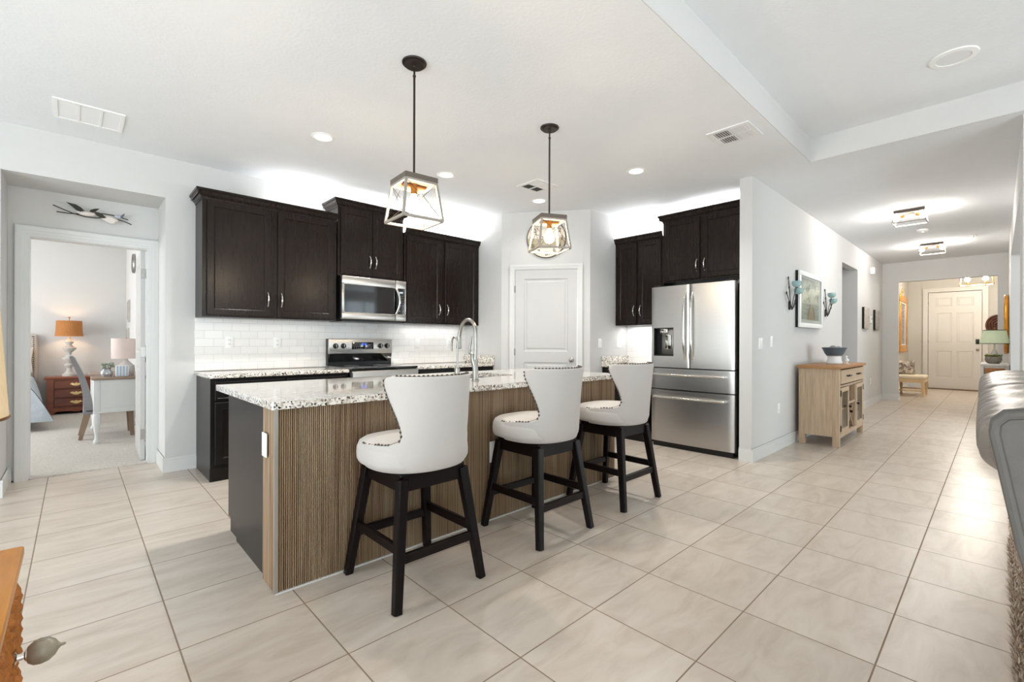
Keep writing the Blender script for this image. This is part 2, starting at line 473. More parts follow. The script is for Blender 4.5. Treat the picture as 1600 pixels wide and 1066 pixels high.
# kitchen back wall, alcove, bedroom wall
struct('wall_kitchen_back', MB().box(0.59, 4.15, 5.17, 5.67, 0, CZ), wall_m)
struct('wall_alcove_header', MB().box(-0.41, 0.59, 5.17, 5.67, 2.48, CZ), wall_m)
struct('wall_left', MB().box(-4.1, -0.41, 5.17, 5.67, 0, CZ), wall_m)
b = MB(); b.box(-3.3, -0.297, 5.67, 5.79, 0, CZ); b.box(0.524, 0.76, 5.67, 5.79, 0, CZ); b.box(-0.297, 0.524, 5.67, 5.79, 2.085, CZ)
struct('wall_bedroom_front', b, wall_m)
struct('wall_bedroom_far', MB().box(-3.3, 0.8, 10.7, 10.85, 0, CZ), wall_m)
struct('wall_bedroom_right', MB().box(0.66, 0.8, 5.79, 10.7, 0, CZ), wall_m)
b = MB(); b.box(-3.3, -3.15, 5.79, 7.0, 0, CZ); b.box(-3.3, -3.15, 9.8, 10.7, 0, CZ); b.box(-3.3, -3.15, 7.0, 9.8, 0, 0.45); b.box(-3.3, -3.15, 7.0, 9.8, 2.5, CZ)
struct('wall_bedroom_left', b, wall_m)
# pantry closet with its diagonal door wall
PL, PR = Vector((3.98, 4.40, 0)), Vector((4.655, 3.5, 0))
struct('wall_pantry_left', MB().prism([(3.98, 5.17), (3.98, 4.40), (4.08, 4.475), (4.08, 5.17)], 0, CZ), wall_m)
struct('wall_pantry_right', MB().prism([(4.655, 3.5), (5.62, 3.5), (5.62, 3.6), (4.735, 3.56)], 0, CZ), wall_m)
DL = (PR - PL).length
b = MB(); b.box(0, 0.170, 0, 0.10, 0, CZ); b.box(0.976, DL, 0, 0.10, 0, CZ); b.box(0.170, 0.976, 0, 0.10, 2.115, CZ)
o = struct('wall_pantry_diagonal', b, wall_m); o.location = PL; o.rotation_euler = (0, 0, math.atan2(PR.y - PL.y, PR.x - PL.x))
struct('wall_pantry_inner', MB().box(4.4, 5.62, 4.6, 4.7, 0, CZ), wall_m)
# fridge wall and hall wall
struct('wall_fridge', MB().box(5.5, 5.62, 1.80, 3.5, 0, CZ), wall_m)
b = MB(); b.box(4.87, 8.68, 1.68, 1.80, 0, CZ); b.box(9.83, 16.4, 1.68, 1.80, 0, CZ); b.box(8.68, 9.83, 1.68, 1.80, 2.45, CZ)
struct('wall_hall_left', b, wall_m)
b = MB(); b.box(9.83, 9.95, 1.80, 4.2, 0, CZ); b.box(8.56, 8.68, 1.80, 4.2, 0, CZ); b.box(8.56, 9.95, 4.2, 4.3, 0, CZ)
struct('wall_side_passage', b, wall_m)
b = MB(); b.box(12.3, 12.42, 1.42, 1.68, 0, CZ); b.box(12.3, 12.42, -0.6, 0.011, 0, CZ); b.box(12.3, 12.42, 0.011, 1.42, 2.44, CZ)
struct('wall_hall_end', b, wall_m)
b = MB(); b.box(4.95, 5.6, -0.24, -0.12, 0, CZ); b.box(9.75, 12.3, -0.24, -0.12, 0, CZ); b.box(5.6, 9.75, -0.24, -0.12, 2.45, CZ)
struct('wall_hall_right', b, wall_m)
b = MB(); b.box(16.2, 16.30, -0.6, 0.268, 0, CZ); b.box(16.2, 16.30, 1.272, 1.68, 0, CZ); b.box(16.2, 16.30, 0.268, 1.272, 2.50, CZ); b.box(16.30, 16.4, -0.6, 1.68, 0, CZ)
struct('wall_foyer_far', b, foyer_m)
struct('wall_foyer_left', MB().box(12.42, 16.2, 1.665, 1.68, 0, CZ), foyer_m)
struct('wall_foyer_right', MB().box(12.42, 16.2, -0.72, -0.6, 0, CZ), foyer_m)
# living room shell behind the camera, with its glass openings
b = MB(); b.box(-4.1, -4.0, -5.1, -1.2, 0, 3.05); b.box(-4.1, -4.0, 3.6, 5.67, 0, CZ); b.box(-4.1, -4.0, -1.2, 3.6, 2.5, 3.05)
struct('wall_living_left', b, wall_m)
b = MB(); b.box(-4.1, -2.7, -5.1, -5.0, 0, 3.05); b.box(3.1, 5.8, -5.1, -5.0, 0, 3.05); b.box(9.4, 16.5, -5.1, -5.0, 0, CZ)
b.box(-2.7, 3.1, -5.1, -5.0, 2.65, 3.05); b.box(5.8, 9.4, -5.1, -5.0, 2.55, CZ); b.box(5.8, 9.4, -5.1, -5.0, 0, 0.15)
struct('wall_living_back', b, wall_m)
struct('wall_living_right', MB().box(12.3, 12.4, -5.0, -0.6, 0, CZ), wall_m)

# glazing of those openings
def glazing(name, along, at, a0, a1, z0, z1, n):
    b = MB(); g = MB()
    def bx(bb, p0, p1, q0, q1, d):
        if along == 'y': bb.box(at - d, at + d, p0, p1, q0, q1)
        else: bb.box(p0, p1, at - d, at + d, q0, q1)
    for i in range(n + 1):
        c = a0 + (a1 - a0) * i / n
        c0, c1 = (c, c + 0.06) if i == 0 else (c - 0.06, c) if i == n else (c - 0.04, c + 0.04)
        bx(b, c0, c1, z0 + 0.07, z1 - 0.07, 0.03)
    bx(b, a0, a1, z0, z0 + 0.07, 0.03); bx(b, a0, a1, z1 - 0.07, z1, 0.03)
    bx(g, a0 + 0.05, a1 - 0.05, z0 + 0.06, z1 - 0.06, 0.002)
    f = struct(name, b, trim_m); q = g.build('pane', glass_m, f, smooth=False); return f
glazing('window_1', 'y', -4.05, -1.2, 3.6, 0.0, 2.5, 3)
glazing('window_2', 'x', -5.05, -2.7, 3.1, 0.0, 2.65, 4)
glazing('window_3', 'x', -5.05, 5.8, 9.4, 0.15, 2.55, 3)
glazing('window_4', 'y', -3.22, 7.0, 9.8, 0.45, 2.5, 2)

# baseboards
def bb(name, segs):
    b = MB()
    for x0, x1, y0, y1 in segs:
        b.box(x0, x1, y0, y1, 0, 0.112); 
        cx = 0.006
        xx0, xx1 = (x0, x1) if x1 - x0 > 0.05 else (x0 + cx, x1 - cx)
        yy0, yy1 = (y0, y1) if y1 - y0 > 0.05 else (y0 + cx, y1 - cx)
        b.box(xx0, xx1, yy0, yy1, 0.112, 0.130)
    return struct(name, b, trim_m)
t = 0.016
bb('baseboard_hall_left', [(4.854, 8.68, 1.664, 1.68), (4.854, 4.87, 1.68, 1.80), (9.83, 12.3, 1.664, 1.68), (12.284, 12.3, 1.42, 1.664), (12.284, 12.436, 1.404, 1.42)])
bb('baseboard_hall_right', [(4.95, 5.6, -0.12, -0.104), (9.75, 12.3, -0.12, -0.104)])
bb('baseboard_kitchen', [(0.574, 0.83, 5.154, 5.17), (0.574, 0.59, 5.17, 5.67)])
bb('baseboard_alcove', [(-0.41, -0.385, 5.654, 5.67), (-0.41, -0.394, 5.17, 5.654), (-4.0, -0.394, 5.154, 5.17)])
bb('baseboard_bedroom', [(-3.15, 0.66, 10.684, 10.70), (0.644, 0.66, 6.7, 10.684)])
bb('baseboard_foyer', [(12.42, 16.2, 1.649, 1.665), (16.184, 16.2, 1.40, 1.649), (16.184, 16.2, -0.6, 0.14)])

# bedroom doorway casing
def casing(name, x0, x1, z1, w, y0, y1, m, P=None):
    """picture-frame casing round an opening x0..x1 up to z1; stepped profile facing -y"""
    b = MB()
    for k, (i0, i1, dy) in enumerate(((0, w, 0.0), (w * 0.25, w, -0.006), (w * 0.55, w * 0.95, -0.011))):
        ya, yb = y0 + dy, y1
        b.box(x0 - i1, x0 - i0, ya, yb, 0, z1 + i1); b.box(x1 + i0, x1 + i1, ya, yb, 0, z1 + i1)
        b.box(x0 - i0, x1 + i0, ya, yb, z1 + i0, z1 + i1)
    if P is not None: b.v = [tuple(P @ Vector(v)) for v in b.v]
    return struct(name, b, m)
casing('trim_1', -0.285, 0.512, 2.075, 0.085, 5.655, 5.67, trim_m)
b = MB(); b.box(-0.297, -0.280, 5.67, 5.79, 0, 2.085); b.box(0.507, 0.524, 5.67, 5.79, 0, 2.085); b.box(-0.28, 0.507, 5.67, 5.79, 2.068, 2.085)
struct('trim_2', b, trim_m)

# bedroom door leaf, opened inwards against the right-hand side
def two_panel_leaf(w, h, tt=0.036, six=False):
    """door leaf in the xz plane, x 0..w, front at y=0, sunk moulded panels on both faces"""
    b = MB()
    st = 0.115 * w / 0.8
    if six:
        c = w / 2
        cols = [(st, c - 0.045), (c + 0.045, w - st)]
        rows = [(0.11 * h, 0.39 * h), (0.47 * h, 0.785 * h), (0.85 * h, 0.945 * h)]
    else:
        cols = [(st, w - st)]; rows = [(0.12 * h, 0.44 * h), (0.505 * h, 0.945 * h)]
    xs = sorted({0, w, *[x for c_ in cols for x in c_]}); zs = sorted({0, h, *[z for r_ in rows for z in r_]})
    for i in range(len(xs) - 1):
        for j in range(len(zs) - 1):
            x0, x1, z0, z1 = xs[i], xs[i + 1], zs[j], zs[j + 1]
            if (x0, x1) in cols and (z0, z1) in rows:
                b.loft(x0, x1, z0, z1, [(0, 0.0), (0.012, 0.009), (0.03, 0.010), (0.045, 0.003), (0.05, 0.003)], tt / 2)
                b2 = MB().loft(x0, x1, z0, z1, [(0, 0.0), (0.012, 0.009), (0.03, 0.010), (0.045, 0.003), (0.05, 0.003)], tt / 2)
                b.add([(v[0], tt - v[1], v[2]) for v in b2.v], b2.f)
            else:
                b.box(x0, x1, 0, tt, z0, z1)
    return b
def knob_mesh(axis=-1):
    b = MB()
    m = Matrix.Rotation(PI / 2, 4, 'X')
    b.lathe([(0.031, 0), (0.031, 0.006), (0.012, 0.010), (0.010, 0.03), (0.022, 0.038), (0.029, 0.050), (0.027, 0.062), (0.015, 0.070)], n=20, m=m)
    return b
def hinges(parent, zs, x, y, w=0.02):
    for z in zs:
        b = MB(); b.cyl((x, y, z - 0.045), (x, y, z + 0.045), 0.007, n=10); b.box(x - w / 2, x + w / 2, y - 0.002, y + 0.012, z - 0.044, z + 0.044)
        b.build('hinge', nickel_m, parent)
def door(name, label, cat, w, h, loc, rz, m, six=False, knob_z=0.96, knob_x=None, hz=None, hx=-0.008, hy=0.0, kind='door'):
    o = thing(name, label, cat, loc, rz)
    two_panel_leaf(w, h, six=six).build('door_leaf', m, o, smooth=False)
    k = knob_mesh().build('door_knob', nickel_m, o); k.location = (knob_x if knob_x is not None else w - 0.065, 0, knob_z)
    hinges(o, hz or [0.22, h / 2 + 0.05, h - 0.22], hx, hy)
    return o
# leaf hinged on the right jamb, almost end-on to the camera
d = door('door', 'white panel door standing open into the bedroom, seen almost edge-on', 'door', 0.79, 2.055, (0.502, 5.795, 0.016), math.radians(88.5), door_m, hx=0.005, hy=-0.006)
for z in (0.25, 1.06, 1.83):
    MB().box(-0.003, 0.0, 0.002, 0.034, z - 0.05, z + 0.05).build('hinge_leaf', nickel_m, d, smooth=False)

# pantry door on the diagonal
ang = math.atan2(PR.y - PL.y, PR.x - PL.x)
Mp = Matrix.Translation(PL) @ Matrix.Rotation(ang, 4, 'Z')
casing('trim_3', 0.178, 0.968, 2.105, 0.066, -0.018, 0.002, trim_m, Mp)
pd = door('door', 'closed white two-panel pantry door under the round wall clock', 'door', 0.782, 2.095, Mp @ Vector((0.182, -0.012, 0.008)), ang, door_m, knob_z=0.955, knob_x=0.715, hz=[0.25, 1.05, 1.85], hx=-0.004, hy=-0.004)
# front door
Mf = Matrix.Translation((16.2, 1.27, 0)) @ Matrix.Rotation(-PI / 2, 4, 'Z')
casing('trim_4', 0.0, 1.0, 2.50, 0.10, -0.03, 0.002, fdoor_m, Mf)
struct('trim_5', MB().box(16.10, 16.2, 0.27, 1.27, 0.0, 0.022), mat('door_sill', (120, 92, 66), rough=0.5))
fd = door('door', 'six-panel front door at the far end of the hall', 'door', 0.98, 2.46, Mf @ Vector((0.01, -0.02, 0.025)), -PI / 2, fdoor_m, six=True, knob_z=1.0, knob_x=0.905, hz=[0.3, 1.2, 2.2])
b = MB(); b.box(0.872, 0.938, -0.035, 0, 1.14, 1.26, 0.012); b.build('smart_lock', black_m, fd)

# subway tile, granite upstands, floor register of the setting
o = struct('wall_backsplash', MB().box(0.0, 3.17, -0.008, 0.0, 0, 0.50), subway_m); o.location = (0.81, 5.17, 0.905)
o = struct('wall_backsplash_side', MB().box(0.0, 1.70, -0.008, 0.0, 0, 0.50), subway_m); o.location = (5.5, 3.5, 0.905); o.rotation_euler = (0, 0, -PI / 2)
# ================================================================== kitchen cabinets
def cab_door(x0, x1, z0, z1, th=0.02, fr=0.058):
    """raised frame door in front of the y=0 face"""
    return MB().loft(x0, x1, z0, z1, [(0.0, -th + 0.003), (0.003, -th), (fr - 0.006, -th), (fr, -th + 0.003), (fr + 0.005, -th + 0.010), (fr + 0.02, -th + 0.010)], -0.0005)
def pull(x, z, L=0.125, vert=True, out=0.03, y=-0.02):
    """bowed bar pull"""
    b = MB(); pts = []; rs = []
    for i in range(11):
        t = i / 10; s_ = math.sin(PI * t)
        pts.append((x, y - out * (0.15 + 0.85 * s_) , z + (t - 0.5) * L) if vert else (x + (t - 0.5) * L, y - out * (0.15 + 0.85 * s_), z))
        rs.append(0.0045 + 0.0035 * s_)
    b.tube(pts, rs, 10)
    for t in (0.0, 1.0):
        p = pts[0] if t == 0 else pts[-1]
        b.cyl((p[0], y + 0.001, p[2]), p, 0.006, n=10)
    return b
def crown(w, d, z, hgt=0.075, proj=0.05, left=True, right=True, ldepth=None, rdepth=None):
    """crown moulding on top of a cabinet (front at y=0, back at y=d)"""
    prof = [(0.0, -0.012), (0.006, -0.012), (0.008, 0.006), (0.018, 0.014), (0.030, 0.030), (0.038, 0.046), (0.042, 0.052), (proj, 0.054), (proj, hgt), (proj - 0.012, hgt)]
    ld = d if ldepth is None else ldepth; rd = d if rdepth is None else rdepth
    b = MB(); rows = []
    for o, h in prof:
        r = []
        if left: r += [(-o, ld, z + h), (-o, -o, z + h)]
        else: r += [(0, -o, z + h)]
        if right: r += [(w + o, -o, z + h), (w + o, rd, z + h)]
        else: r += [(w, -o, z + h)]
        rows.append(r)
    n = len(rows[0]); vs = [p for r in rows for p in r]
    fs = [(i * n + j, i * n + j + 1, (i + 1) * n + j + 1, (i + 1) * n + j) for i in range(len(rows) - 1) for j in range(n - 1)]
    b.add(vs, fs)
    b.box(0, w, 0, d, z + 0.0005, z + 0.02)
    # inner side of the lip
    p, h = proj - 0.012, hgt
    q = ([(-p, ld), (-p, -p)] if left else [(0, -p)]) + ([(w + p, -p), (w + p, rd)] if right else [(w, -p)])
    vs = [(x, y, z + h) for x, y in q] + [(x, y, z + 0.02) for x, y in q]
    b.add(vs, [(i, i + 1, n + i + 1, n + i) for i in range(n - 1)])
    return b
def wall_cabinet(label, loc, rz, w, h, d, doors, crown_kw, hz=0.16, group=None, lstile=0.03):
    o = thing('wall_cabinet', label, 'cabinet', loc, rz, group)
    b = MB(); b.box(0, w, 0.004, d, 0, h); b.build('cabinet_body', woodside_m, o, smooth=False)
    b = MB()       # face frame
    b.box(0, lstile, 0, 0.004, 0, h); b.box(w - lstile, w, 0, 0.004, 0, h); b.box(lstile, w - lstile, 0, 0.004, 0, 0.03); b.box(lstile, w - lstile, 0, 0.004, h - 0.03, h)
    b.box(w / 2 - 0.02, w / 2 + 0.02, 0, 0.004, 0.03, h - 0.03)
    b.build('face_frame', wood_m, o, smooth=False)
    n = len(doors)
    for k, (x0, x1) in enumerate(doors):
        dd = cab_door(x0, x1, 0.018, h - 0.012).build('cabinet_door', wood_m, o, angle=25)
        hx = x1 - 0.03 if k == 0 else x0 + 0.03
        pull(hx, 0.018 + hz).build('door_pull', chrome_m, dd)
    crown(w, d, h, **crown_kw).build('crown_moulding', wood_m, o, angle=25)
    return o
GC = 'espresso wall cabinets'
wall_cabinet('wide espresso wall cabinet at the left end of the back wall', (0.815, 4.86, 1.405), 0, 1.205, 1.06, 0.308, [(0.035, 0.562), (0.624, 1.17)], dict(right=False), hz=0.165, group=GC)
wall_cabinet('short espresso wall cabinet raised above the microwave', (2.035, 4.86, 1.895), 0, 0.785, 0.745, 0.308, [(0.03, 0.388), (0.396, 0.755)], dict(), hz=0.16, group=GC)
wall_cabinet('espresso wall cabinet right of the microwave, beside the pantry', (2.835, 4.86, 1.405), 0, 1.14, 1.06, 0.308, [(0.03, 0.518), (0.580, 1.10)], dict(left=False, right=False), hz=0.165, group=GC)
wall_cabinet('narrow two-door espresso wall cabinet left of the refrigerator', (5.20, 3.49, 1.405), -PI / 2, 0.685, 1.06, 0.298, [(0.03, 0.318), (0.352, 0.655)], dict(left=False, right=False), hz=0.165, group=GC)
wall_cabinet('espresso wall cabinet directly above the refrigerator', (5.18, 2.80, 1.905), -PI / 2, 0.985, 0.735, 0.318, [(0.03, 0.455), (0.485, 0.955)], dict(right=False), hz=0.15, group=GC)

def base_cabinet(label, loc, rz, w, h, d, n, left_panel=True, group=None):
    o = thing('base_cabinet', label, 'cabinet', loc, rz, group)
    MB().box(0, w, 0.004, d, 0.0, h).build('cabinet_body', woodside_m, o, smooth=False)
    b = MB(); b.box(0, w, 0, 0.004, 0.11, h); b.box(-0.006, w, -0.012, 0.004, 0, 0.11, 0.004); b.build('face_frame', base_m, o, smooth=False)
    dw = (w - 0.04) / n
    for k in range(n):
        x0, x1 = 0.02 + k * dw + 0.012, 0.02 + (k + 1) * dw - 0.012
        MB().loft(x0, x1, h - 0.185, h - 0.03, [(0, -0.017), (0.003, -0.02), (0.016, -0.02), (0.02, -0.017)], -0.0005).build('drawer_front', base_m, o, angle=25)
        dd = cab_door(x0, x1, 0.135, h - 0.205).build('cabinet_door', base_m, o, angle=25)
        pull((x1 if k % 2 == 0 else x0) + (-0.03 if k % 2 == 0 else 0.03), h - 0.30).build('door_pull', chrome_m, dd)
    return o
GB = 'espresso base cabinets'
base_cabinet('black-brown base cabinet left of the range', (0.825, 4.555, 0), 0, 1.19, 0.869, 0.61, 2, group=GB)
base_cabinet('black-brown base cabinet right of the range', (2.82, 4.555, 0), 0, 1.15, 0.869, 0.61, 2, group=GB)
base_cabinet('black-brown base cabinet in the corner left of the refrigerator', (4.915, 3.495, 0), -PI / 2, 0.655, 0.869, 0.58, 1, group=GB)

def counter(label, loc, rz, w, d, parts=()):
    o = thing('countertop', label, 'countertop', loc, rz, 'granite worktops')
    MB().box(0, w, 0, d, 0, 0.034, 0.006).build('slab', granite_m, o)
    for a in parts: MB().box(*a, 0.003).build('upstand', granite_m, o)
    return o
counter('speckled granite countertop left of the range, under the wide wall cabinet', (0.805, 4.525, 0.870), 0, 1.215, 0.643)
counter('speckled granite countertop right of the range', (2.808, 4.525, 0.870), 0, 1.168, 0.643, [(1.148, 1.167, 0.003, 0.643, 0.034, 0.135)])
counter('short granite countertop beside the refrigerator', (4.885, 3.496, 0.870), -PI / 2, 0.66, 0.607, [(0.001, 0.02, 0.003, 0.607, 0.034, 0.135)])

# ---------------------------------------------------------------- range
o = thing('range', 'stainless electric range with black glass cooktop and four knobs', 'stove', (2.028, 4.50, 0))
W_ = 0.772
MB().box(0, W_, 0.03, 0.655, 0.02, 0.893).build('body', black_m, o, smooth=False)
MB().box(0, W_, -0.005, 0.60, 0.895, 0.915, 0.004).build('cooktop', bglass_m, o)
ring_m = mat('burner_line', (96, 96, 98), rough=0.4)
for x, y, r in ((0.2, 0.16, 0.1), (0.57, 0.16, 0.08), (0.2, 0.44, 0.075), (0.57, 0.44, 0.1)):
    b = MB(); b.tube([(x + r * math.cos(a * PI / 18), y + r * math.sin(a * PI / 18), 0.9153) for a in range(36)], 0.0012, 6, closed=True); b.build('burner_ring', ring_m, o)
dr = MB().box(0.004, W_ - 0.004, -0.03, 0.03, 0.23, 0.885, 0.01).build('oven_door', steel_m, o)
MB().box(0.10, W_ - 0.10, -0.033, -0.02, 0.36, 0.70, 0.004).build('oven_window', bglass_m, dr)
b = MB(); b.tube([(0.06, -0.075, 0.80), (W_ - 0.06, -0.075, 0.80)], 0.013, 14)
for x in (0.09, W_ - 0.09): b.cyl((x, -0.028, 0.80), (x, -0.075, 0.80), 0.009)
b.build('oven_handle', steel_m, dr)
MB().box(0.004, W_ - 0.004, -0.025, 0.03, 0.06, 0.215, 0.008).build('storage_drawer', steel_m, o)
b = MB(); b.prism([(0.60, 0.915), (0.655, 0.915), (0.655, 1.215), (0.60, 1.215)], 0, W_, 'x'); b.build('backguard_body', black_m, o, smooth=False)
g = MB().box(0.0, W_, 0.574, 0.602, 1.045, 1.215, 0.008).build('control_panel', steel_m, o)
MB().prism([(0.600, 1.046), (0.574, 1.046), (0.594, 0.955), (0.60, 0.955)], 0.006, W_ - 0.006, 'x').build('backguard_glass', bglass_m, o, smooth=False)
MB().box(0.262, 0.527, 0.569, 0.576, 1.095, 1.178, 0.003).build('display_panel', bglass_m, g)
lcd = mat('lcd_blue', (20, 50, 190), rough=0.3, emit=(70, 120, 255), estr=2.0)
b = MB()
segs = {'1': 'bc', '2': 'abged', '4': 'fgbc'}
def digits(b, text, x, z, h, y):
    w = h * 0.5; t_ = h * 0.12
    S7 = {'a': (0, h - t_, w, h), 'd': (0, 0, w, t_), 'g': (0, h / 2 - t_ / 2, w, h / 2 + t_ / 2), 'b': (w - t_, h / 2, w, h), 'c': (w - t_, 0, w, h / 2), 'e': (0, 0, t_, h / 2), 'f': (0, h / 2, t_, h)}
    for ch in text:
        if ch == ':':
            for zz in (0.28, 0.68): b.box(x, x + t_, y, y + 0.001, z + h * zz, z + h * zz + t_)
            x += h * 0.25; continue
        for q in segs.get(ch, 'abcdef'):
            a = S7[q]; b.box(x + a[0], x + a[2], y, y + 0.001, z + a[1], z + a[3])
        x += h * 0.68
digits(b, '12:14', 0.372, 1.142, 0.022, 0.5678)
b.build('clock_digits', lcd, g)
b = MB()
for r_ in range(2):
    for c_ in range(9): b.box(0.285 + c_ * 0.026, 0.297 + c_ * 0.026, 0.5683, 0.5692, 1.106 + r_ * 0.016, 1.110 + r_ * 0.016)
b.build('touch_marks', mat('touch_grey', (150, 150, 152), rough=0.5), g)
for kx in (0.075, 0.165, 0.615, 0.70):
    kb = MB(); m_ = Matrix.Translation((kx, 0.574, 1.135)) @ Matrix.Rotation(PI / 2, 4, 'X')
    kb.lathe([(0.030, 0), (0.030, 0.006), (0.024, 0.008), (0.022, 0.028), (0.018, 0.031)], n=20, m=m_)
    kk = kb.build('control_knob', black_m, o)
    MB().box(kx - 0.004, kx + 0.004, 0.539, 0.545, 1.115, 1.155, 0.002).build('knob_grip', steel_m, kk)

# ---------------------------------------------------------------- microwave
o = thing('microwave', 'stainless over-the-range microwave with dark window', 'microwave', (2.045, 4.78, 1.425))
W_, H_ = 0.766, 0.462
MB().box(0, W_, 0.03, 0.388, 0.0, H_ + 0.003).build('body', black_m, o, smooth=False)
dr = MB()
dr.box(0, 0.625, -0.012, 0.03, 0.372, H_, 0.005); dr.box(0, 0.625, -0.012, 0.03, 0.0, 0.075, 0.005); dr.box(0, 0.028, -0.012, 0.03, 0.06, 0.39, 0.005)
dd = dr.build('door', steel_m, o)
MB().box(0.024, 0.628, -0.009, 0.02, 0.070, 0.378).build('door_window', bglass_m, dd)
b = MB(); pts = []
for i in range(13):
    t_ = i / 12; pts.append((0.632 + 0.022 * math.sin(PI * t_), -0.018 - 0.045 * math.sin(PI * t_), 0.075 + 0.30 * t_))
b.tube(pts, 0.013, 12); b.build('door_handle', chrome_m, dd)
b = MB(); b.box(0.632, W_, -0.012, 0.03, 0.372, H_, 0.005); b.box(0.632, W_, -0.012, 0.03, 0, 0.075, 0.005); b.box(W_ - 0.018, W_, -0.012, 0.03, 0.06, 0.39, 0.005)
b.build('control_surround', steel_m, o)
p_ = MB().box(0.64, W_ - 0.016, -0.010, 0.02, 0.072, 0.376).build('control_panel', bglass_m, o)
b = MB(); b.box(0.672, 0.722, -0.0112, -0.0098, 0.318, 0.336); b.build('clock_display', mat('mw_display', (150, 160, 165), rough=0.4, emit=(170, 190, 200), estr=0.5), p_)
b = MB()
for r_ in range(5):
    for c_ in range(3): b.box(0.668 + c_ * 0.026, 0.680 + c_ * 0.026, -0.0112, -0.0098, 0.285 - r_ * 0.028, 0.291 - r_ * 0.028)
for c_ in range(2): b.box(0.668 + c_ * 0.05, 0.688 + c_ * 0.05, -0.0112, -0.0098, 0.105, 0.118)
b.build('key_marks', mat('key_grey', (120, 122, 126), rough=0.5), p_)
MB().box(0.02, W_ - 0.02, 0.04, 0.38, -0.022, 0.0).build('vent_grease_filter', black_m, o, smooth=False)

# ---------------------------------------------------------------- refrigerator (front faces -x)
o = thing('refrigerator', 'stainless french-door refrigerator with ice dispenser and two drawers', 'refrigerator', (4.86, 2.775, 0), -PI / 2)
W_ = 0.935
MB().box(0.004, W_ - 0.004, 0.075, 0.63, 0.03, 1.80).build('cabinet_body', gap_m, o, smooth=False)
def curved_panel(x0, x1, z0, z1, bulge=0.012, d=0.07, n=14, yb=0.07):
    """door skin whose front bows gently and rolls round at its sides"""
    pts = []
    r_ = 0.016
    for i in range(n + 1):
        x = x0 + (x1 - x0) * i / n
        e = min(x - x0, x1 - x)
        y = -bulge * math.sin(PI * ((x) / W_)) * 0.0 + 0.0
        cx = (x - W_ / 2) / (W_ / 2)
        y = -bulge * (1 - cx * cx)
        pts.append((x, y))
    # round the outer vertical corners
    out = [(x0, yb), (x0, pts[0][1] + r_)]
    for k in range(1, 5):
        a = PI / 2 * k / 5
        out.append((x0 + r_ * (1 - math.cos(a)), pts[0][1] + r_ * (1 - math.sin(a))))
    out += [p for p in pts if x0 + r_ < p[0] < x1 - r_]
    for k in range(4, 0, -1):
        a = PI / 2 * k / 5
        out.append((x1 - r_ * (1 - math.cos(a)), pts[-1][1] + r_ * (1 - math.sin(a))))
    out += [(x1, pts[-1][1] + r_), (x1, yb)]
    return MB().prism(out, z0, z1, 'z')
SPL = 0.465
def hole_panel():
    """left door with the dispenser recess cut through its skin"""
    b = MB()
    for z0, z1 in ((0.905, 1.032), (1.352, 1.82)): q = curved_panel(0.0, SPL - 0.003, z0, z1); b.add(q.v, q.f)
    q = curved_panel(0.0, SPL - 0.003, 1.032, 1.352)
    # side strips of the dispenser band
    def strip(xa, xb):
        pp = []
        for v in q.v[:len(q.v) // 2]:
            pp.append((v[0], v[1]))
        f_ = lambda x: -0.012 * (1 - ((x - W_ / 2) / (W_ / 2)) ** 2)
        if xa == 0.0:
            r_ = 0.016; o_ = [(0, 0.07), (0, f_(0) + r_)] + [(r_ * (1 - math.cos(PI / 2 * k / 5)), f_(0) + r_ * (1 - math.sin(PI / 2 * k / 5))) for k in range(1, 5)] + [(r_ + 0.001, f_(r_)), (xb, f_(xb)), (xb, 0.07)]
        else:
            r_ = 0.016; e = xb
            o_ = [(xa, 0.07), (xa, f_(xa))] + [(xa + (xb - xa) * i / 5, f_(xa + (xb - xa) * i / 5)) for i in range(1, 5)] + [(e - r_ * (1 - math.cos(PI / 2 * k / 5)), f_(e) + r_ * (1 - math.sin(PI / 2 * k / 5))) for k in range(4, 0, -1)] + [(e, f_(e) + r_), (e, 0.07)]
        b.prism(o_, 1.032, 1.352, 'z')
    strip(0.0, 0.035); strip(0.278, SPL - 0.003)
    return b
def bow(p, q, out, r, n=14, flat=1.0):
    p = Vector(p); q = Vector(q); pts = []
    for i in range(n + 1):
        t_ = i / n; s_ = min(1, math.sin(PI * t_) * 1.9) * 0.75 + 0.25 * math.sin(PI * t_)
        pts.append(p.lerp(q, t_) + Vector((0, -out * s_, 0)))
    return MB().tube(pts, r, 12)
dl = hole_panel().build('left_door', steel_m, o, angle=30)
rec = MB(); rec.box(0.035, 0.278, 0.062, 0.069, 1.032, 1.352); rec.box(0.035, 0.042, -0.003, 0.062, 1.032, 1.352); rec.box(0.271, 0.278, -0.006, 0.062, 1.032, 1.352)
rec.box(0.042, 0.271, -0.003, 0.062, 1.032, 1.042); rec.box(0.042, 0.271, -0.003, 0.062, 1.343, 1.352)
rc = rec.build('dispenser_recess', black_m, dl, smooth=False)
b = MB(); b.box(0.115, 0.27, 0.035, 0.062, 1.045, 1.345, 0.004); b.build('dispenser_back', nickel_m, rc)
b = MB(); b.box(0.11, 0.20, 0.0, 0.062, 1.285, 1.34, 0.006); b.box(0.165, 0.235, 0.012, 0.045, 1.11, 1.275, 0.008); b.build('dispenser_paddle', chrome_m, rc)
dr_ = curved_panel(SPL + 0.003, W_, 0.905, 1.82).build('right_door', steel_m, o, angle=30)
for d_, x in ((dl, SPL - 0.058), (dr_, SPL + 0.035)):
    h_ = bow((x + 0.012 if d_ is dl else x - 0.0, -0.010, 1.00), (x + 0.012 if d_ is dl else x, -0.010, 1.735), 0.055, 0.0125); h_.build('door_handle', chrome_m, d_)
d1 = curved_panel(0.0, W_, 0.662, 0.893).build('middle_drawer', steel_m, o, angle=30)
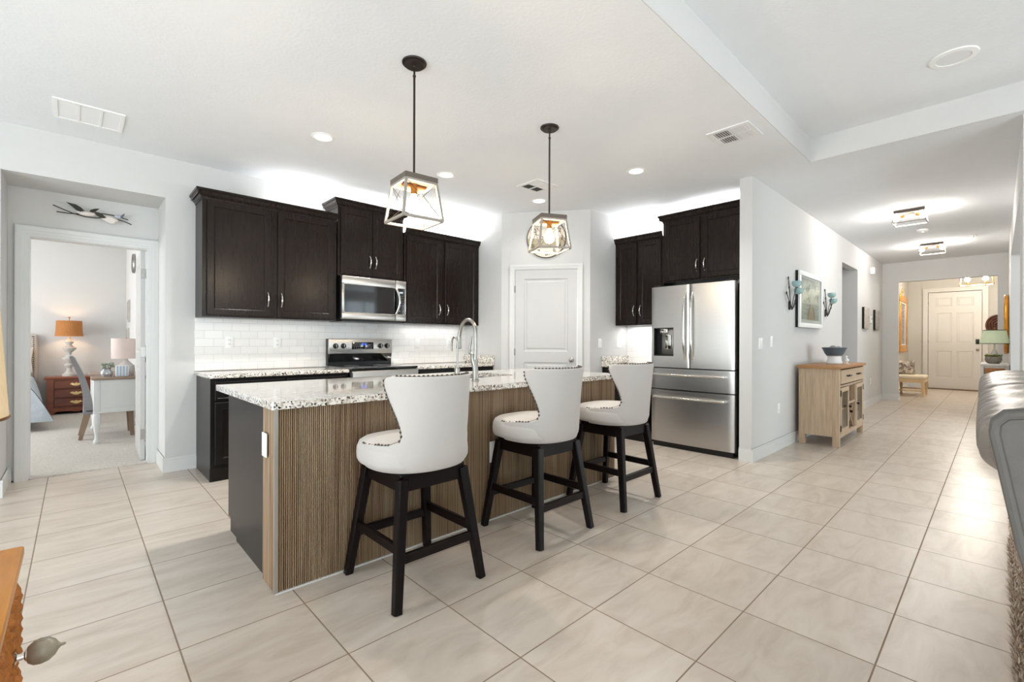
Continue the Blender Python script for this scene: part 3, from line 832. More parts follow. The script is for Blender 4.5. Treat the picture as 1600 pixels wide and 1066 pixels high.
d2 = curved_panel(0.0, W_, 0.062, 0.650).build('freezer_drawer', steel_m, o, angle=30)
for d_, z in ((d1, 0.825), (d2, 0.572)):
    b = MB(); q = []
    for i in range(15):
        t_ = i / 14; q.append((0.06 + t_ * 0.775, -0.045 - 0.018 * math.sin(PI * t_), z))
    b.tube(q, 0.0125, 12)
    for e in (q[0], q[-1]): b.box(e[0] - 0.012, e[0] + 0.012, e[1] - 0.008, 0.0, z - 0.014, z + 0.014, 0.004)
    b.build('drawer_handle', chrome_m, d_)
b = MB(); b.box(0.02, W_ - 0.02, 0.02, 0.6, 0.0, 0.06); b.build('toe_grille', black_m, o, smooth=False)
for x in (0.02, W_ - 0.10): MB().box(x, x + 0.08, 0.02, 0.12, 1.822, 1.84, 0.006).build('hinge_cover', gap_m, o)
# small badge mark on the right door
b = MB(); b.box(W_ - 0.135, W_ - 0.055, -0.0032, -0.0005, 1.735, 1.745); b.build('badge', nickel_m, dr_)

# ================================================================== island
IX0, IX1, IY0, IY1 = 0.68, 3.46, 2.326, 3.36
o = thing('kitchen_island', 'kitchen island clad in reeded brown wood with dark end panel', 'island', ((IX0 + IX1) / 2, (IY0 + IY1) / 2, 0))
ox, oy = (IX0 + IX1) / 2, (IY0 + IY1) / 2
def L_(b): b.v = [(v[0] - ox, v[1] - oy, v[2]) for v in b.v]; return b
SX0, SX1, SY0, SY1 = 1.93, 2.72, 2.80, 3.22       # sink opening
body = MB()
body.box(IX0 + 0.03, IX1 - 0.01, IY0 + 0.21, SY0 - 0.02, 0.0, 0.871); body.box(IX0 + 0.03, SX0 - 0.02, SY0 - 0.02, IY1 - 0.05, 0.0, 0.871); body.box(SX1 + 0.02, IX1 - 0.01, SY0 - 0.02, IY1 - 0.05, 0.0, 0.871)
body.box(SX0 - 0.02, SX1 + 0.02, SY0 - 0.02, IY1 - 0.05, 0.0, 0.60)
L_(body).build('cabinet_body', base_m, o, smooth=False)
# reeded cladding: half-round reeds on the long front and short return
pitch = 0.0098
def reeds(L, n):
    pts = [(0, 0.0)]
    for i in range(n):
        c = (i + 0.5) * L / n; r_ = L / n / 2
        for k in range(0, 7):
            a = PI - PI * k / 6
            pts.append((c + r_ * math.cos(a) * 0.84, -0.0078 * math.sin(a)))
    pts.append((L, 0.0))
    return pts
n = int((IX1 - IX0) / pitch)
p = reeds(IX1 - IX0, n)
b = MB(); m_ = [(IX0 + x, IY0 + 0.009 + y) for x, y in p]; k = len(m_)
b.add([(x, y, 0.004) for x, y in m_] + [(x, y, 0.871) for x, y in m_], [(i, i + 1, k + i + 1, k + i) for i in range(k - 1)])
b.box(IX0 + 0.002, IX1, IY0 + 0.009, IY0 + 0.02, 0.004, 0.871)
L_(b).build('reeded_front', flute_m, o, angle=60)
p = reeds(0.19, 19)
b = MB(); m_ = [(IX0 + 0.009 + y, IY0 + 0.20 - x) for x, y in p]; k = len(m_)
b.add([(x, y, 0.004) for x, y in m_] + [(x, y, 0.871) for x, y in m_], [(i, i + 1, k + i + 1, k + i) for i in range(k - 1)])
b.box(IX0 + 0.009, IX0 + 0.025, IY0 + 0.012, IY0 + 0.20, 0.004, 0.871)
L_(b).build('reeded_return', flute_m, o, angle=60)
L_(MB().box(IX0 - 0.003, IX0 + 0.012, IY0 - 0.003, IY0 + 0.012, 0.002, 0.871)).build('corner_trim', mat('corner_metal', (176, 170, 162), rough=0.35, metal=0.7), o, smooth=False)
L_(MB().box(IX0 + 0.018, IX0 + 0.03, IY0 + 0.20, IY1 - 0.245, 0.0, 0.871)).build('end_panel', woodside_m, o, smooth=False)
L_(MB().box(IX0 + 0.018, IX0 + 0.04, IY1 - 0.245, IY1 - 0.05, 0.10, 0.871)).build('end_panel', woodside_m, o, smooth=False)
for i in range(5):
    x0 = IX0 + 0.05 + i * 0.545
    q = cab_door(0, 0.52, 0.12, 0.68)
    q.v = [(x0 + 0.52 - v[0] - ox, IY1 - 0.05 - v[1] - oy, v[2]) for v in q.v]
    q.build('cabinet_door', base_m, o, angle=25)
    q = MB().box(x0, x0 + 0.52, IY1 - 0.05, IY1 - 0.03, 0.70, 0.86, 0.003); L_(q).build('drawer_front', base_m, o)
L_(MB().box(IX0 + 0.001, IX1, IY0 - 0.006, IY0 + 0.02, 0.0, 0.006)).build('caulk_line', trim_m, o, smooth=False)
# granite slab with the sink cut-out
CX0, CX1, CY0, CY1 = 0.655, 3.52, 2.285, 3.45
o = thing('countertop', 'big speckled granite slab covering the whole island', 'countertop', (CX0, CY0, 0.872), 0, 'granite worktops')
def slab_hole(w, d, x0, x1, y0, y1, t_, r_=0.10, e=0.006):
    outer = [(e, 0), (w - e, 0), (w, e), (w, d - e), (w - e, d), (e, d), (0, d - e), (0, e)]
    inner = []
    for cx, cy, a0 in ((x1 - r_, y1 - r_, 0), (x0 + r_, y1 - r_, PI / 2), (x0 + r_, y0 + r_, PI), (x1 - r_, y0 + r_, 1.5 * PI)):
        for k in range(7): inner.append((cx + r_ * math.cos(a0 + PI / 2 * k / 6), cy + r_ * math.sin(a0 + PI / 2 * k / 6)))
    bm = bmesh.new()
    ov = [bm.verts.new((x, y, t_)) for x, y in outer]; iv = [bm.verts.new((x, y, t_)) for x, y in inner]
    es = [bm.edges.new((ov[i], ov[(i + 1) % len(ov)])) for i in range(len(ov))] + [bm.edges.new((iv[i], iv[(i + 1) % len(iv)])) for i in range(len(iv))]
    bmesh.ops.triangle_fill(bm, edges=es, use_beauty=True, use_dissolve=False)
    bm.verts.index_update(); bm.faces.ensure_lookup_table()
    b = MB(); nv = len(bm.verts)
    top = [v.co.copy() for v in bm.verts]; tf = [tuple(v.index for v in f.verts) for f in bm.faces]
    no, ni = len(outer), len(inner); bm.free()
    b.add(top + [Vector((v.x, v.y, 0)) for v in top], tf + [tuple(i + nv for i in f[::-1]) for f in tf]
          + [(i, (i + 1) % no, nv + (i + 1) % no, nv + i) for i in range(no)] + [(no + i, no + (i + 1) % ni, nv + no + (i + 1) % ni, nv + no + i) for i in range(ni)])
    return b
slab_hole(CX1 - CX0, CY1 - CY0, SX0 - CX0, SX1 - CX0, SY0 - CY0, SY1 - CY0, 0.035).build('slab', granite_m, o, angle=20)
o = thing('sink', 'undermount steel sink let into the island granite', 'sink', ((SX0 + SX1) / 2, (SY0 + SY1) / 2, 0.62))
b = MB(); hx, hy = (SX1 - SX0) / 2, (SY1 - SY0) / 2
b.box(-hx, hx, -hy, hy, 0.0, 0.012)
for q in ((-hx - 0.01, -hx, -hy - 0.01, hy + 0.01), (hx, hx + 0.01, -hy - 0.01, hy + 0.01), (-hx, hx, -hy - 0.01, -hy), (-hx, hx, hy, hy + 0.01)): b.box(*q, 0.0, 0.251)
b.build('basin', nickel_m, o, smooth=False)
MB().lathe([(0.045, 0.012), (0.045, 0.016), (0.02, 0.014)], n=20).build('drain', chrome_m, o)
# main faucet: curved body, high pull-down arc, lever
o = thing('faucet', 'tall brushed nickel pull-down faucet with arched spout and side lever', 'faucet', (2.10, 2.60, 0.908))
b = MB(); b.lathe([(0.027, 0.0), (0.027, 0.006), (0.023, 0.012)], n=20)
body = [(0, 0, 0.01), (0, 0, 0.06), (0, 0.004, 0.11), (-0.005, 0.016, 0.15), (-0.006, 0.022, 0.19)]
b.tube(body, [0.022, 0.021, 0.022, 0.024, 0.018], 14); b.build('faucet_body', nickel_m, o)
R_ = 0.092
arcp = [(0, 0.004, 0.10), (0, -0.002, 0.17), (0, -0.004, 0.25), (0, -0.002, 0.33)] + [(0, R_ - 0.002 - R_ * math.cos(a * PI / 14), 0.345 + R_ * 1.05 * math.sin(a * PI / 14)) for a in range(0, 14)]
b = MB(); b.tube(arcp, [0.016] + [0.0135] * (len(arcp) - 1), 14); b.build('spout', nickel_m, o)
e = Vector(arcp[-1]); b = MB(); b.tube([e, e + Vector((0, 0.012, -0.04)), e + Vector((0, 0.016, -0.07)), e + Vector((0, 0.02, -0.135))], [0.0135, 0.014, 0.016, 0.021], 14); b.build('spray_head', nickel_m, o)
b = MB(); b.tube([e + Vector((0, 0.019, -0.125)), e + Vector((0, 0.0205, -0.138))], [0.0185, 0.0185], 14); b.build('spray_nozzle', black_m, o)
b = MB(); b.tube([(-0.005, 0.02, 0.175), (-0.01, 0.05, 0.20), (-0.012, 0.056, 0.225), (-0.01, 0.042, 0.27), (-0.008, 0.034, 0.325)], [0.012, 0.012, 0.011, 0.008, 0.006], 12); b.build('lever', nickel_m, o)
# slim filtered-water tap
o = thing('faucet', 'slim brushed nickel filtered-water tap left of the tall faucet', 'faucet', (1.965, 2.635, 0.908))
b = MB(); b.lathe([(0.019, 0), (0.019, 0.09), (0.012, 0.095)], n=18); b.build('faucet_body', nickel_m, o)
r_ = 0.032
p = [(0, 0, 0.09), (0, 0, 0.20), (0, 0, 0.275)] + [(0, r_ - r_ * math.cos(a * PI / 10), 0.28 + r_ * math.sin(a * PI / 10)) for a in range(0, 10)] + [(0, 2 * r_ + 0.006, 0.235)]
b = MB(); b.tube(p, 0.0065, 12); b.tube([p[-1], (0, 2 * r_ + 0.009, 0.21)], 0.008, 12); b.build('spout', nickel_m, o)
b = MB(); b.tube([(0, 0.015, 0.05), (0, 0.04, 0.055)], 0.007, 10); b.tube([(0, 0.026, 0.05), (0, 0.03, 0.115)], 0.005, 10); b.build('lever', nickel_m, o)

# ---------------------------------------------------------------- wall plates
def plate(name, label, cat, loc, rz, w=0.072, h=0.117, kind='outlet', gang=1, group=None):
    """cover plate in the xz plane, front towards -y; loc is its lower middle"""
    o = thing(name, label, cat, loc, rz, group)
    MB().box(-w / 2, w / 2, -0.006, 0.0, 0, h, 0.003).build('cover_plate', white_m, o)
    for g_ in range(gang):
        cx = (g_ - (gang - 1) / 2) * 0.046
        if kind == 'outlet':
            for zz in (h / 2 - 0.02, h / 2 + 0.02):
                r_ = MB().box(cx - 0.017, cx + 0.017, -0.008, -0.005, zz - 0.014, zz + 0.014, 0.003).build('socket', white_m, o)
                q = MB(); q.box(cx - 0.008, cx - 0.005, -0.0085, -0.0075, zz - 0.004, zz + 0.006); q.box(cx + 0.005, cx + 0.008, -0.0085, -0.0075, zz - 0.004, zz + 0.006); q.build('slot', gap_m, r_, smooth=False)
        elif kind == 'switch':
            MB().box(cx - 0.016, cx + 0.016, -0.010, -0.005, h / 2 - 0.033, h / 2 + 0.033, 0.003).build('rocker', white_m, o)
    return o
plate('outlet', 'white outlet on the subway tile, first from the left above the counter', 'outlet', (1.092, 5.162, 1.118), 0)
plate('outlet', 'white outlet on the subway tile just left of the range', 'outlet', (1.525, 5.162, 1.112), 0)
plate('light_switch', 'white switch on the subway tile right of the range', 'light switch', (3.21, 5.162, 1.112), 0, kind='switch')
plate('outlet', 'white outlet on the subway tile behind the kitchen faucets', 'outlet', (3.70, 5.162, 1.112), 0)
plate('junction_cover', 'flat white cover plate on the tile directly under the microwave', 'cover plate', (2.575, 5.162, 1.333), 0, w=0.15, h=0.068, kind='blank')
plate('light_switch', 'white switch on the side wall next to the pantry door', 'light switch', (4.86, 3.5, 1.115), 0, kind='switch')
plate('light_switch', 'white double switch on the side wall above the short granite upstand', 'light switch', (5.29, 3.5, 1.115), 0, w=0.095, kind='switch')
plate('outlet', 'white cover plate on the narrow end of the island', 'outlet', (0.674, 2.46, 0.625), -PI / 2, kind='switch')
plate('outlet', 'white cover plate on the long reeded front of the island', 'outlet', (2.035, 2.322, 0.385), 0, w=0.078, h=0.14, kind='switch')
plate('light_switch', 'white double switch on the hall wall nearest the refrigerator', 'light switch', (5.10, 1.68, 1.12), 0, w=0.118, gang=2, kind='switch')
plate('light_switch', 'single white switch on the hall wall beside the double switch', 'light switch', (5.43, 1.68, 1.14), 0, kind='switch')
plate('outlet', 'white outlet low on the hall wall left of the sideboard', 'outlet', (5.68, 1.68, 0.40), 0)
plate('outlet', 'white outlet low on the far hall wall beyond the sideboard', 'outlet', (11.0, 1.68, 0.40), 0)
# ================================================================== counter stools
def make_stool(label, loc):
    o = thing('counter_stool', label, 'stool', loc, 0, 'linen counter stools at the island')
    zt = 0.555
    for sx in (-1, 1):
        for sy in (-1, 1):
            MB().bar((sx * 0.170, sy * 0.170, zt), (sx * 0.237, sy * 0.245, 0.0), 0.050, 0.050, upv=(0, 1, 0), taper=0.80, bev=0.006).build('leg', legblack_m, o)
    f = lambda z: (0.170 + (zt - z) / zt * 0.067, 0.170 + (zt - z) / zt * 0.075)
    for sy, z in ((-1, 0.215), (1, 0.215)):
        a, c = f(z); MB().bar((-a, sy * c, z), (a, sy * c, z), 0.024, 0.045, upv=(0, 0, 1), bev=0.004).build('stretcher', legblack_m, o)
    for sx, z in ((-1, 0.255), (1, 0.255)):
        a, c = f(z); MB().bar((sx * a, -c, z), (sx * a, c, z), 0.045, 0.024, upv=(1, 0, 0), bev=0.004).build('stretcher', legblack_m, o)
    b = MB()
    for s_ in (-1, 1):
        b.bar((-0.17, s_ * 0.168, 0.535), (0.17, s_ * 0.168, 0.535), 0.028, 0.07, upv=(0, 0, 1)); b.bar((s_ * 0.168, -0.17, 0.535), (s_ * 0.168, 0.17, 0.535), 0.07, 0.028, upv=(1, 0, 0))
    b.box(-0.18, 0.18, -0.18, 0.18, 0.565, 0.58, 0.004)
    b.build('apron', legblack_m, o)
    MB().lathe([(0.15, 0.578), (0.15, 0.592)], n=32).build('swivel_plate', black_m, o)
    # seat pad: rounded block, fuller in front
    def seat(u, v):
        a = 2 * PI * u; n_ = 2.7
        ca, sa = math.cos(a), math.sin(a)
        px = 0.262 * math.copysign(abs(ca) ** (2 / n_), ca); py = (0.262 if sa > 0 else 0.235) * math.copysign(abs(sa) ** (2 / n_), sa) + 0.005
        prof = [(0.0, 0.592), (0.90, 0.592), (0.965, 0.598), (0.995, 0.615), (1.0, 0.64), (0.99, 0.67), (0.955, 0.693), (0.88, 0.706), (0.6, 0.716), (0.0, 0.722)]
        k = v * (len(prof) - 1); i = min(int(k), len(prof) - 2); t_ = k - i
        r_ = prof[i][0] * (1 - t_) + prof[i + 1][0] * t_; z = prof[i][1] * (1 - t_) + prof[i + 1][1] * t_
        return (px * r_, py * r_, z)
    MB().grid(seat, 48, 28, closed_u=True).build('seat_cushion', fabric_m, o, angle=70)
    # wrap-round back: plan is a rounded U open to +y, cut away above the arms
    ZB, ZT = 0.585, 1.03
    def half_angle(z):
        h = (z - ZB)
        pts = [(0.0, 104), (0.085, 106), (0.108, 104), (0.118, 94), (0.128, 62), (0.145, 48), (0.175, 45.5), (0.21, 48.5), (0.25, 53), (0.30, 60), (0.35, 67.5), (0.40, 74), (0.425, 75), (0.438, 72), (0.445, 65)]
        for i in range(len(pts) - 1):
            if h <= pts[i + 1][0]:
                t_ = (h - pts[i][0]) / (pts[i + 1][0] - pts[i][0]); t_ = t_ * t_ * (3 - 2 * t_) if i in (2, 3) else t_
                return pts[i][1] * (1 - t_) + pts[i + 1][1] * t_
        return pts[-1][1]
    def shell(ph, z, off):
        """ph degrees from straight back; off pushes outwards"""
        a = math.radians(ph); n_ = 2.25
        t_ = (z - ZB) / (ZT - ZB)
        rx, ry = 0.243 - 0.022 * t_ + 0.01 * max(0, t_ - 0.6) + off, 0.238 + off
        s_, c_ = math.sin(a), math.cos(a)
        x = rx * math.copysign(abs(s_) ** (2 / n_), s_); y = -ry * math.copysign(abs(c_) ** (2 / n_), c_)
        lean = 0.048 * max(0, t_ - 0.15) ** 1.15
        tuck = -0.022 * max(0, 0.12 - t_) / 0.12            # rolls in under the seat at the bottom
        return Vector((x * (1 + tuck * 3), y * (1 + tuck * 3) - lean, z))
    zs = [0.0, 0.006, 0.02, 0.05, 0.085, 0.10, 0.108, 0.113, 0.118, 0.123, 0.128, 0.136, 0.145, 0.16, 0.175, 0.21, 0.25, 0.30, 0.35, 0.39, 0.41, 0.425, 0.433, 0.439, 0.445]
    NS = 45
    b = MB(); rows = []
    for off, inner in ((0.018, False), (-0.030, True)):
        for h in zs:
            z = ZB + h; A = half_angle(z)
            k = 0.004 if h in (0.0, 0.445) else 0.0
            row = []
            for i in range(NS):
                s_ = -1 + 2 * i / (NS - 1)
                edge = 0.006 if abs(s_) > 0.999 else 0
                row.append(shell(A * s_, z, off - (k + edge) * (1 if not inner else -1)))
            rows.append(row)
    vs = [p for r in rows for p in r]; nz_ = len(zs); fs = []
    for g_ in range(2):
        for j in range(nz_ - 1):
            for i in range(NS - 1):
                q = (g_ * nz_ + j) * NS + i; fs.append((q, q + 1, q + NS + 1, q + NS))
    for j in range(nz_ - 1):
        for i in (0, NS - 1):
            q = j * NS + i; w_ = (nz_ + j) * NS + i; fs.append((q, q + NS, w_ + NS, w_))
    for i in range(NS - 1):
        q = i; w_ = nz_ * NS + i; fs.append((q, q + 1, w_ + 1, w_))
        q = (nz_ - 1) * NS + i; w_ = (2 * nz_ - 1) * NS + i; fs.append((q, q + 1, w_ + 1, w_))
    b.add(vs, fs); bk = b.build('backrest', fabric_m, o, angle=60)
    # nailheads along the free edge of the back
    b = MB(); chain = {-1: [], 1: []}
    def put(p):
        b.ball(p, 0.0066, n=8, k=5)
    for sgn in (-1, 1):
        # along the arm top, then up the cut-away edge
        for ph in range(105, 60, -5):
            h_ = 0.1085 if ph > 92 else 0.113 if ph > 84 else 0.1195 if ph > 76 else 0.124
            q = shell(sgn * ph, ZB + h_, 0.010) + Vector((0, 0, 0.003)); put(q); chain[sgn].append(q)
        z = 0.13
        while z < 0.425:
            A = half_angle(ZB + z); q = shell(sgn * (A + 0.9), ZB + z, 0.010); put(q); chain[sgn].append(q); z += 0.021
    top = [shell(i * 5.4, ZT + 0.002, 0.004) for i in range(-11, 12)]
    for q in top: put(q)
    b.tube(chain[-1] + top + chain[1][::-1], 0.0013, 6)      # added thin tube linking the separate heads into one piece
    b.build('nailhead_trim', nail_m, o)
    return o
st = make_stool('linen counter stool nearest the camera, at the left end of the island', (1.256, 2.044, 0))
dup(st, 'middle linen counter stool, in front of the island cover plate', (2.165, 2.044, 0))
dup(st, 'linen counter stool farthest along the island, nearest the refrigerator', (3.022, 2.044, 0))

# ================================================================== pendants over the island
def cage(b, a0, z0, a1, z1, w, ax0=None, ax1=None):
    """tapered square frame: half size a0 at z0 up to a1 at z1"""
    c0 = [(-a0, -(ax0 or a0)), (a0, -(ax0 or a0)), (a0, (ax0 or a0)), (-a0, (ax0 or a0))]; c1 = [(-a1, -(ax1 or a1)), (a1, -(ax1 or a1)), (a1, (ax1 or a1)), (-a1, (ax1 or a1))]
    for i in range(4):
        j = (i + 1) % 4
        b.bar((*c0[i], z0), (*c0[j], z0), w); b.bar((*c1[i], z1), (*c1[j], z1), w); b.bar((*c0[i], z0), (*c1[i], z1), w)
    return c0, c1
def make_pendant(label, loc, rz):
    o = thing('pendant_light', label, 'pendant lamp', loc, rz, 'cage pendants over the island')
    # z measured down from the ceiling (origin on the ceiling)
    b = MB(); b.lathe([(0.070, 0), (0.072, -0.004), (0.070, -0.010), (0.060, -0.011), (0.0595, -0.013), (0.0595, -0.019), (0.056, -0.022), (0.012, -0.0225), (0.009, -0.034)], n=40); b.build('canopy', bronze_m, o, angle=22)
    b = MB(); b.cyl((0, 0, -0.035), (0, 0, -0.075), 0.006); b.ball((0, 0, -0.082), 0.010); b.cyl((0, 0, -0.085), (0, 0, -0.69), 0.0065, n=12); b.build('stem', bronze_m, o)
    ZP = -0.708
    MB().prism([(-0.103, -0.103), (0.103, -0.103), (0.103, 0.103), (-0.103, 0.103)], ZP - 0.014, ZP + 0.016, 'z').build('top_plate', pcap_m, o, smooth=False)
    b = MB(); c0, c1 = cage(b, 0.124, ZP - 0.236, 0.096, ZP - 0.020, 0.0135); fr = b.build('cage', pframe_m, o, smooth=False)
    b = MB()
    for i in range(4):
        j = (i + 1) % 4
        b.cyl((*c0[i], ZP - 0.236), (*c1[j], ZP - 0.02), 0.0017, n=6); b.cyl((*c0[j], ZP - 0.236), (*c1[i], ZP - 0.02), 0.0017, n=6)
    b.build('cross_wire', bronze_m, fr)
    b = MB(); b.box(-0.075, 0.075, -0.012, 0.012, ZP - 0.03, ZP - 0.022); b.cyl((0, 0, ZP - 0.015), (0, 0, ZP - 0.075), 0.019, n=18); b.ball((0, 0, ZP - 0.03), 0.012); b.build('lamp_socket', brass_m, o)
    b = MB(); b.lathe([(0.012, -0.075), (0.016, -0.09), (0.032, -0.115), (0.040, -0.140), (0.036, -0.163), (0.022, -0.178), (0.004, -0.184)], c=(0, 0, ZP), n=24); b.build('bulb', bulb_m, o)
    return o
pd_ = make_pendant('cage pendant lamp nearer the camera, over the left half of the island', (1.453, 2.38, CZ), math.radians(-5))
dup(pd_, 'cage pendant lamp over the right half of the island, in front of the wall clock', (2.647, 2.38, CZ), math.radians(-27))

# ================================================================== ceiling fittings
def make_can(label, loc):
    o = thing('recessed_light', label, 'ceiling light', loc, 0, 'recessed kitchen lights')
    b = MB(); b.lathe([(0.062, -0.001), (0.066, -0.007), (0.086, -0.006), (0.092, -0.001)], n=36); b.build('trim_ring', white_m, o)
    b = MB(); b.lathe([(0.001, -0.0045), (0.063, -0.0045), (0.063, -0.001)], n=32); b.build('lens', can_m, o)
    return o
cans = ((1.451, 3.757, 'recessed ceiling light at the left, over the aisle before the wide wall cabinet'), (2.66, 3.762, 'recessed ceiling light in front of the microwave, next to a pendant'),
        (3.938, 3.70, 'recessed ceiling light nearest the pantry door, behind the far pendant'), (3.921, 2.405, 'recessed ceiling light in front of the refrigerator'))
cn = None
for x, y, l in cans:
    cn = make_can(l, (x, y, CZ)) if cn is None else dup(cn, l, (x, y, CZ))
    disk('can_beam', (x, y, CZ - 0.012), 0.11, (11 if y < 3.6 or x < 3 else 2), (1.0, 0.97, 0.92), math.radians(130))
def make_vent(label, loc, rz=0.0, flip=1):
    o = thing('ceiling_vent', label, 'vent', loc, rz, 'square ceiling vents')
    a, i = 0.158, 0.122
    b = MB()
    for x0, x1, y0, y1 in ((-a, a, -a, -i), (-a, a, i, a), (-a, -i, -i, i), (i, a, -i, i), (-0.008, 0.008, -i, -0.010), (-0.008, 0.008, 0.010, i), (-i, i, -0.010, 0.010)): b.box(x0, x1, y0, y1, -0.008, 0)
    b.build('frame', grille_m, o, smooth=False)
    MB().box(-i, i, -i, i, -0.0015, -0.0005).build('duct_opening', gap_m, o, smooth=False)
    for sy in (-1, 1):
        for k in range(6):
            y = sy * (0.022 + k * 0.0175)
            for x0, x1 in ((-i, -0.008), (0.008, i)):
                tilt = 0.0075 * sy * flip
                MB().prism([(y - 0.001 - tilt, -0.0095), (y + 0.001 - tilt, -0.0095), (y + 0.001 + tilt, -0.0018), (y - 0.001 + tilt, -0.0018)], x0, x1, 'x').build('louver', grille_m, o, smooth=False)
    return o
vt = make_vent('square white ceiling vent on the right, near the tray ceiling corner', (3.785, 1.44, CZ))
dup(vt, 'square white ceiling vent between the pendants, over the pantry corner', (3.55, 3.365, CZ), PI)
o = thing('return_grille', 'large white three-section return grille flush in the ceiling at left', 'vent', (0.075, 4.59, CZ))
b = MB(); w_, h_ = 0.19, 0.19
for x0, x1, y0, y1 in ((-w_, w_, -h_, -h_ + 0.025), (-w_, w_, h_ - 0.025, h_), (-w_, -w_ + 0.022, -h_ + 0.025, h_ - 0.025), (w_ - 0.022, w_, -h_ + 0.025, h_ - 0.025), (-0.068, -0.054, -h_ + 0.025, h_ - 0.025), (0.054, 0.068, -h_ + 0.025, h_ - 0.025)): b.box(x0, x1, y0, y1, -0.008, 0)
b.build('frame', white_m, o, smooth=False)
for x0, x1 in ((-w_ + 0.022, -0.068), (-0.054, 0.054), (0.068, w_ - 0.022)):
    b = MB()
    for k in range(28):
        y = -h_ + 0.03 + k * 0.0118
        b.prism([(y, -0.0042), (y + 0.002, -0.0052), (y + 0.009, -0.0036), (y + 0.009, -0.002), (y, -0.002)], x0, x1, 'x')
    b.box(x0, x1, -h_ + 0.025, h_ - 0.025, -0.0038, 0)
    b.build('louver_section', grille_m, o, smooth=False)
o = thing('ceiling_speaker', 'round white flush speaker in the raised tray ceiling', 'speaker', (4.145, 0.205, 3.05))
b = MB(); b.lathe([(0.085, -0.001), (0.088, -0.009), (0.118, -0.007), (0.122, 0.0)], n=40); b.build('rim', white_m, o)
b = MB(); b.lathe([(0.001, -0.006), (0.086, -0.006), (0.086, 0.0)], n=40); b.build('grille', grille_m, o)
o = thing('smoke_detector', 'small round white smoke detector between the hall ceiling lights', 'smoke detector', (8.95, 0.765, CZ))
b = MB(); b.lathe([(0.065, 0.0), (0.065, -0.016), (0.055, -0.028), (0.03, -0.034), (0.002, -0.034)], n=28); b.build('case', white_m, o)
o = thing('sprinkler', 'small white sprinkler on the hall ceiling right of the lights', 'sprinkler', (9.95, 0.265, CZ))
b = MB(); b.lathe([(0.04, 0), (0.038, -0.006), (0.012, -0.01), (0.010, -0.03), (0.022, -0.034), (0.002, -0.036)], n=20); b.build('case', white_m, o)
b = MB(); b.bar((-0.05, 0, -0.004), (0.11, -0.03, -0.004), 0.02, 0.008); b.build('conduit', white_m, o)

# hall flush-mount cage lights
def make_flush(label, loc):
    o = thing('flush_mount_light', label, 'ceiling light', loc, 0, 'hall cage ceiling lights')
    MB().box(-0.125, 0.125, -0.148, 0.148, -0.026, 0.0).build('top_plate', pcap_m, o, smooth=False)
    b = MB(); cage(b, 0.122, -0.150, 0.108, -0.030, 0.010, 0.158, 0.140); b.build('cage', pframe_m, o, smooth=False)
    for s_ in (-1, 1):
        m_ = Matrix.Translation((0, s_ * 0.085, -0.058)) @ Matrix.Rotation(s_ * math.radians(72), 4, 'X')
        b = MB(); b.cyl(m_ @ Vector((0, 0, 0.035)), m_ @ Vector((0, 0, -0.012)), 0.016, n=14); b.cyl((0, s_ * 0.11, -0.026), (0, s_ * 0.11, -0.062), 0.008, n=10)
        q = b.build('lamp_socket', brass_m, o)
        b = MB(); b.ball(m_ @ Vector((0, 0, -0.046)), 0.034, n=16, k=10); b.build('bulb', bulbw_m, o)
    return o
fl = make_flush('cage ceiling light nearer the camera in the hall', (7.58, 0.765, CZ))
dup(fl, 'second cage ceiling light farther down the hall', (10.38, 0.765, CZ))
o = thing('lantern_light', 'brass rectangular lantern with two bulbs hanging in the foyer', 'ceiling light', (14.1, 0.33, CZ))
b = MB(); cage(b, 0.13, -0.385, 0.12, -0.10, 0.02, 0.262, 0.23); b.build('cage', mat('lantern_brass', (205, 176, 128), rough=0.35, metal=0.6), o, smooth=False)
b = MB(); b.box(-0.11, 0.11, -0.22, 0.22, -0.108, -0.094); b.cyl((0, 0, -0.1), (0, 0, -0.02), 0.01); b.lathe([(0.06, 0), (0.06, -0.02), (0.01, -0.025)], n=24); b.build('mount', brass_m, o)
for s_ in (-1, 1):
    b = MB(); b.cyl((0, s_ * 0.14, -0.385), (0, s_ * 0.14, -0.32), 0.018, n=12); b.bar((-0.13, s_ * 0.14, -0.385), (0.13, s_ * 0.14, -0.385), 0.012); b.build('lamp_socket', brass_m, o)
    b = MB(); b.ball((0, s_ * 0.14, -0.27), 0.045, n=16, k=10); b.build('bulb', foyerbulb_m, o)

# ================================================================== wall clock over the pantry door
def text_mb(txt, size, m):
    cu = bpy.data.curves.new('t', 'FONT'); cu.body = txt; cu.size = size; cu.align_x = 'CENTER'; cu.align_y = 'CENTER'; cu.extrude = 0.0012
    to = bpy.data.objects.new('t', cu); COL.objects.link(to)
    dg = bpy.context.evaluated_depsgraph_get(); me = bpy.data.meshes.new_from_object(to.evaluated_get(dg))
    b = MB(); b.add([m @ v.co for v in me.vertices], [tuple(p.vertices) for p in me.polygons])
    bpy.data.objects.remove(to); bpy.data.curves.remove(cu); bpy.data.meshes.remove(me)
    return b
o = thing('wall_clock', 'round whitewashed plank clock with dark numerals above the pantry door', 'clock', Mp @ Vector((0.578, 0, 2.245)), ang)
R_ = 0.25; cz = 0.25
m_ = Matrix.Translation((0, -0.001, cz)) @ Matrix.Rotation(PI / 2, 4, 'X')
b = MB(); b.lathe([(R_ - 0.006, 0.0), (R_, 0.004), (R_, 0.020), (R_ - 0.006, 0.024), (R_ - 0.012, 0.020)], n=56, m=m_, cap=False); b.build('rim', mat('clock_rim', (92, 80, 66), rough=0.6), o)
cm = [mat('plank_cream', (226, 217, 203), rough=0.7, var=0.08, scale=5, stretch=(1, 1, 8)), mat('plank_tan', (176, 164, 138), rough=0.7, var=0.1, scale=5, stretch=(1, 1, 8))]
r_ = R_ - 0.010
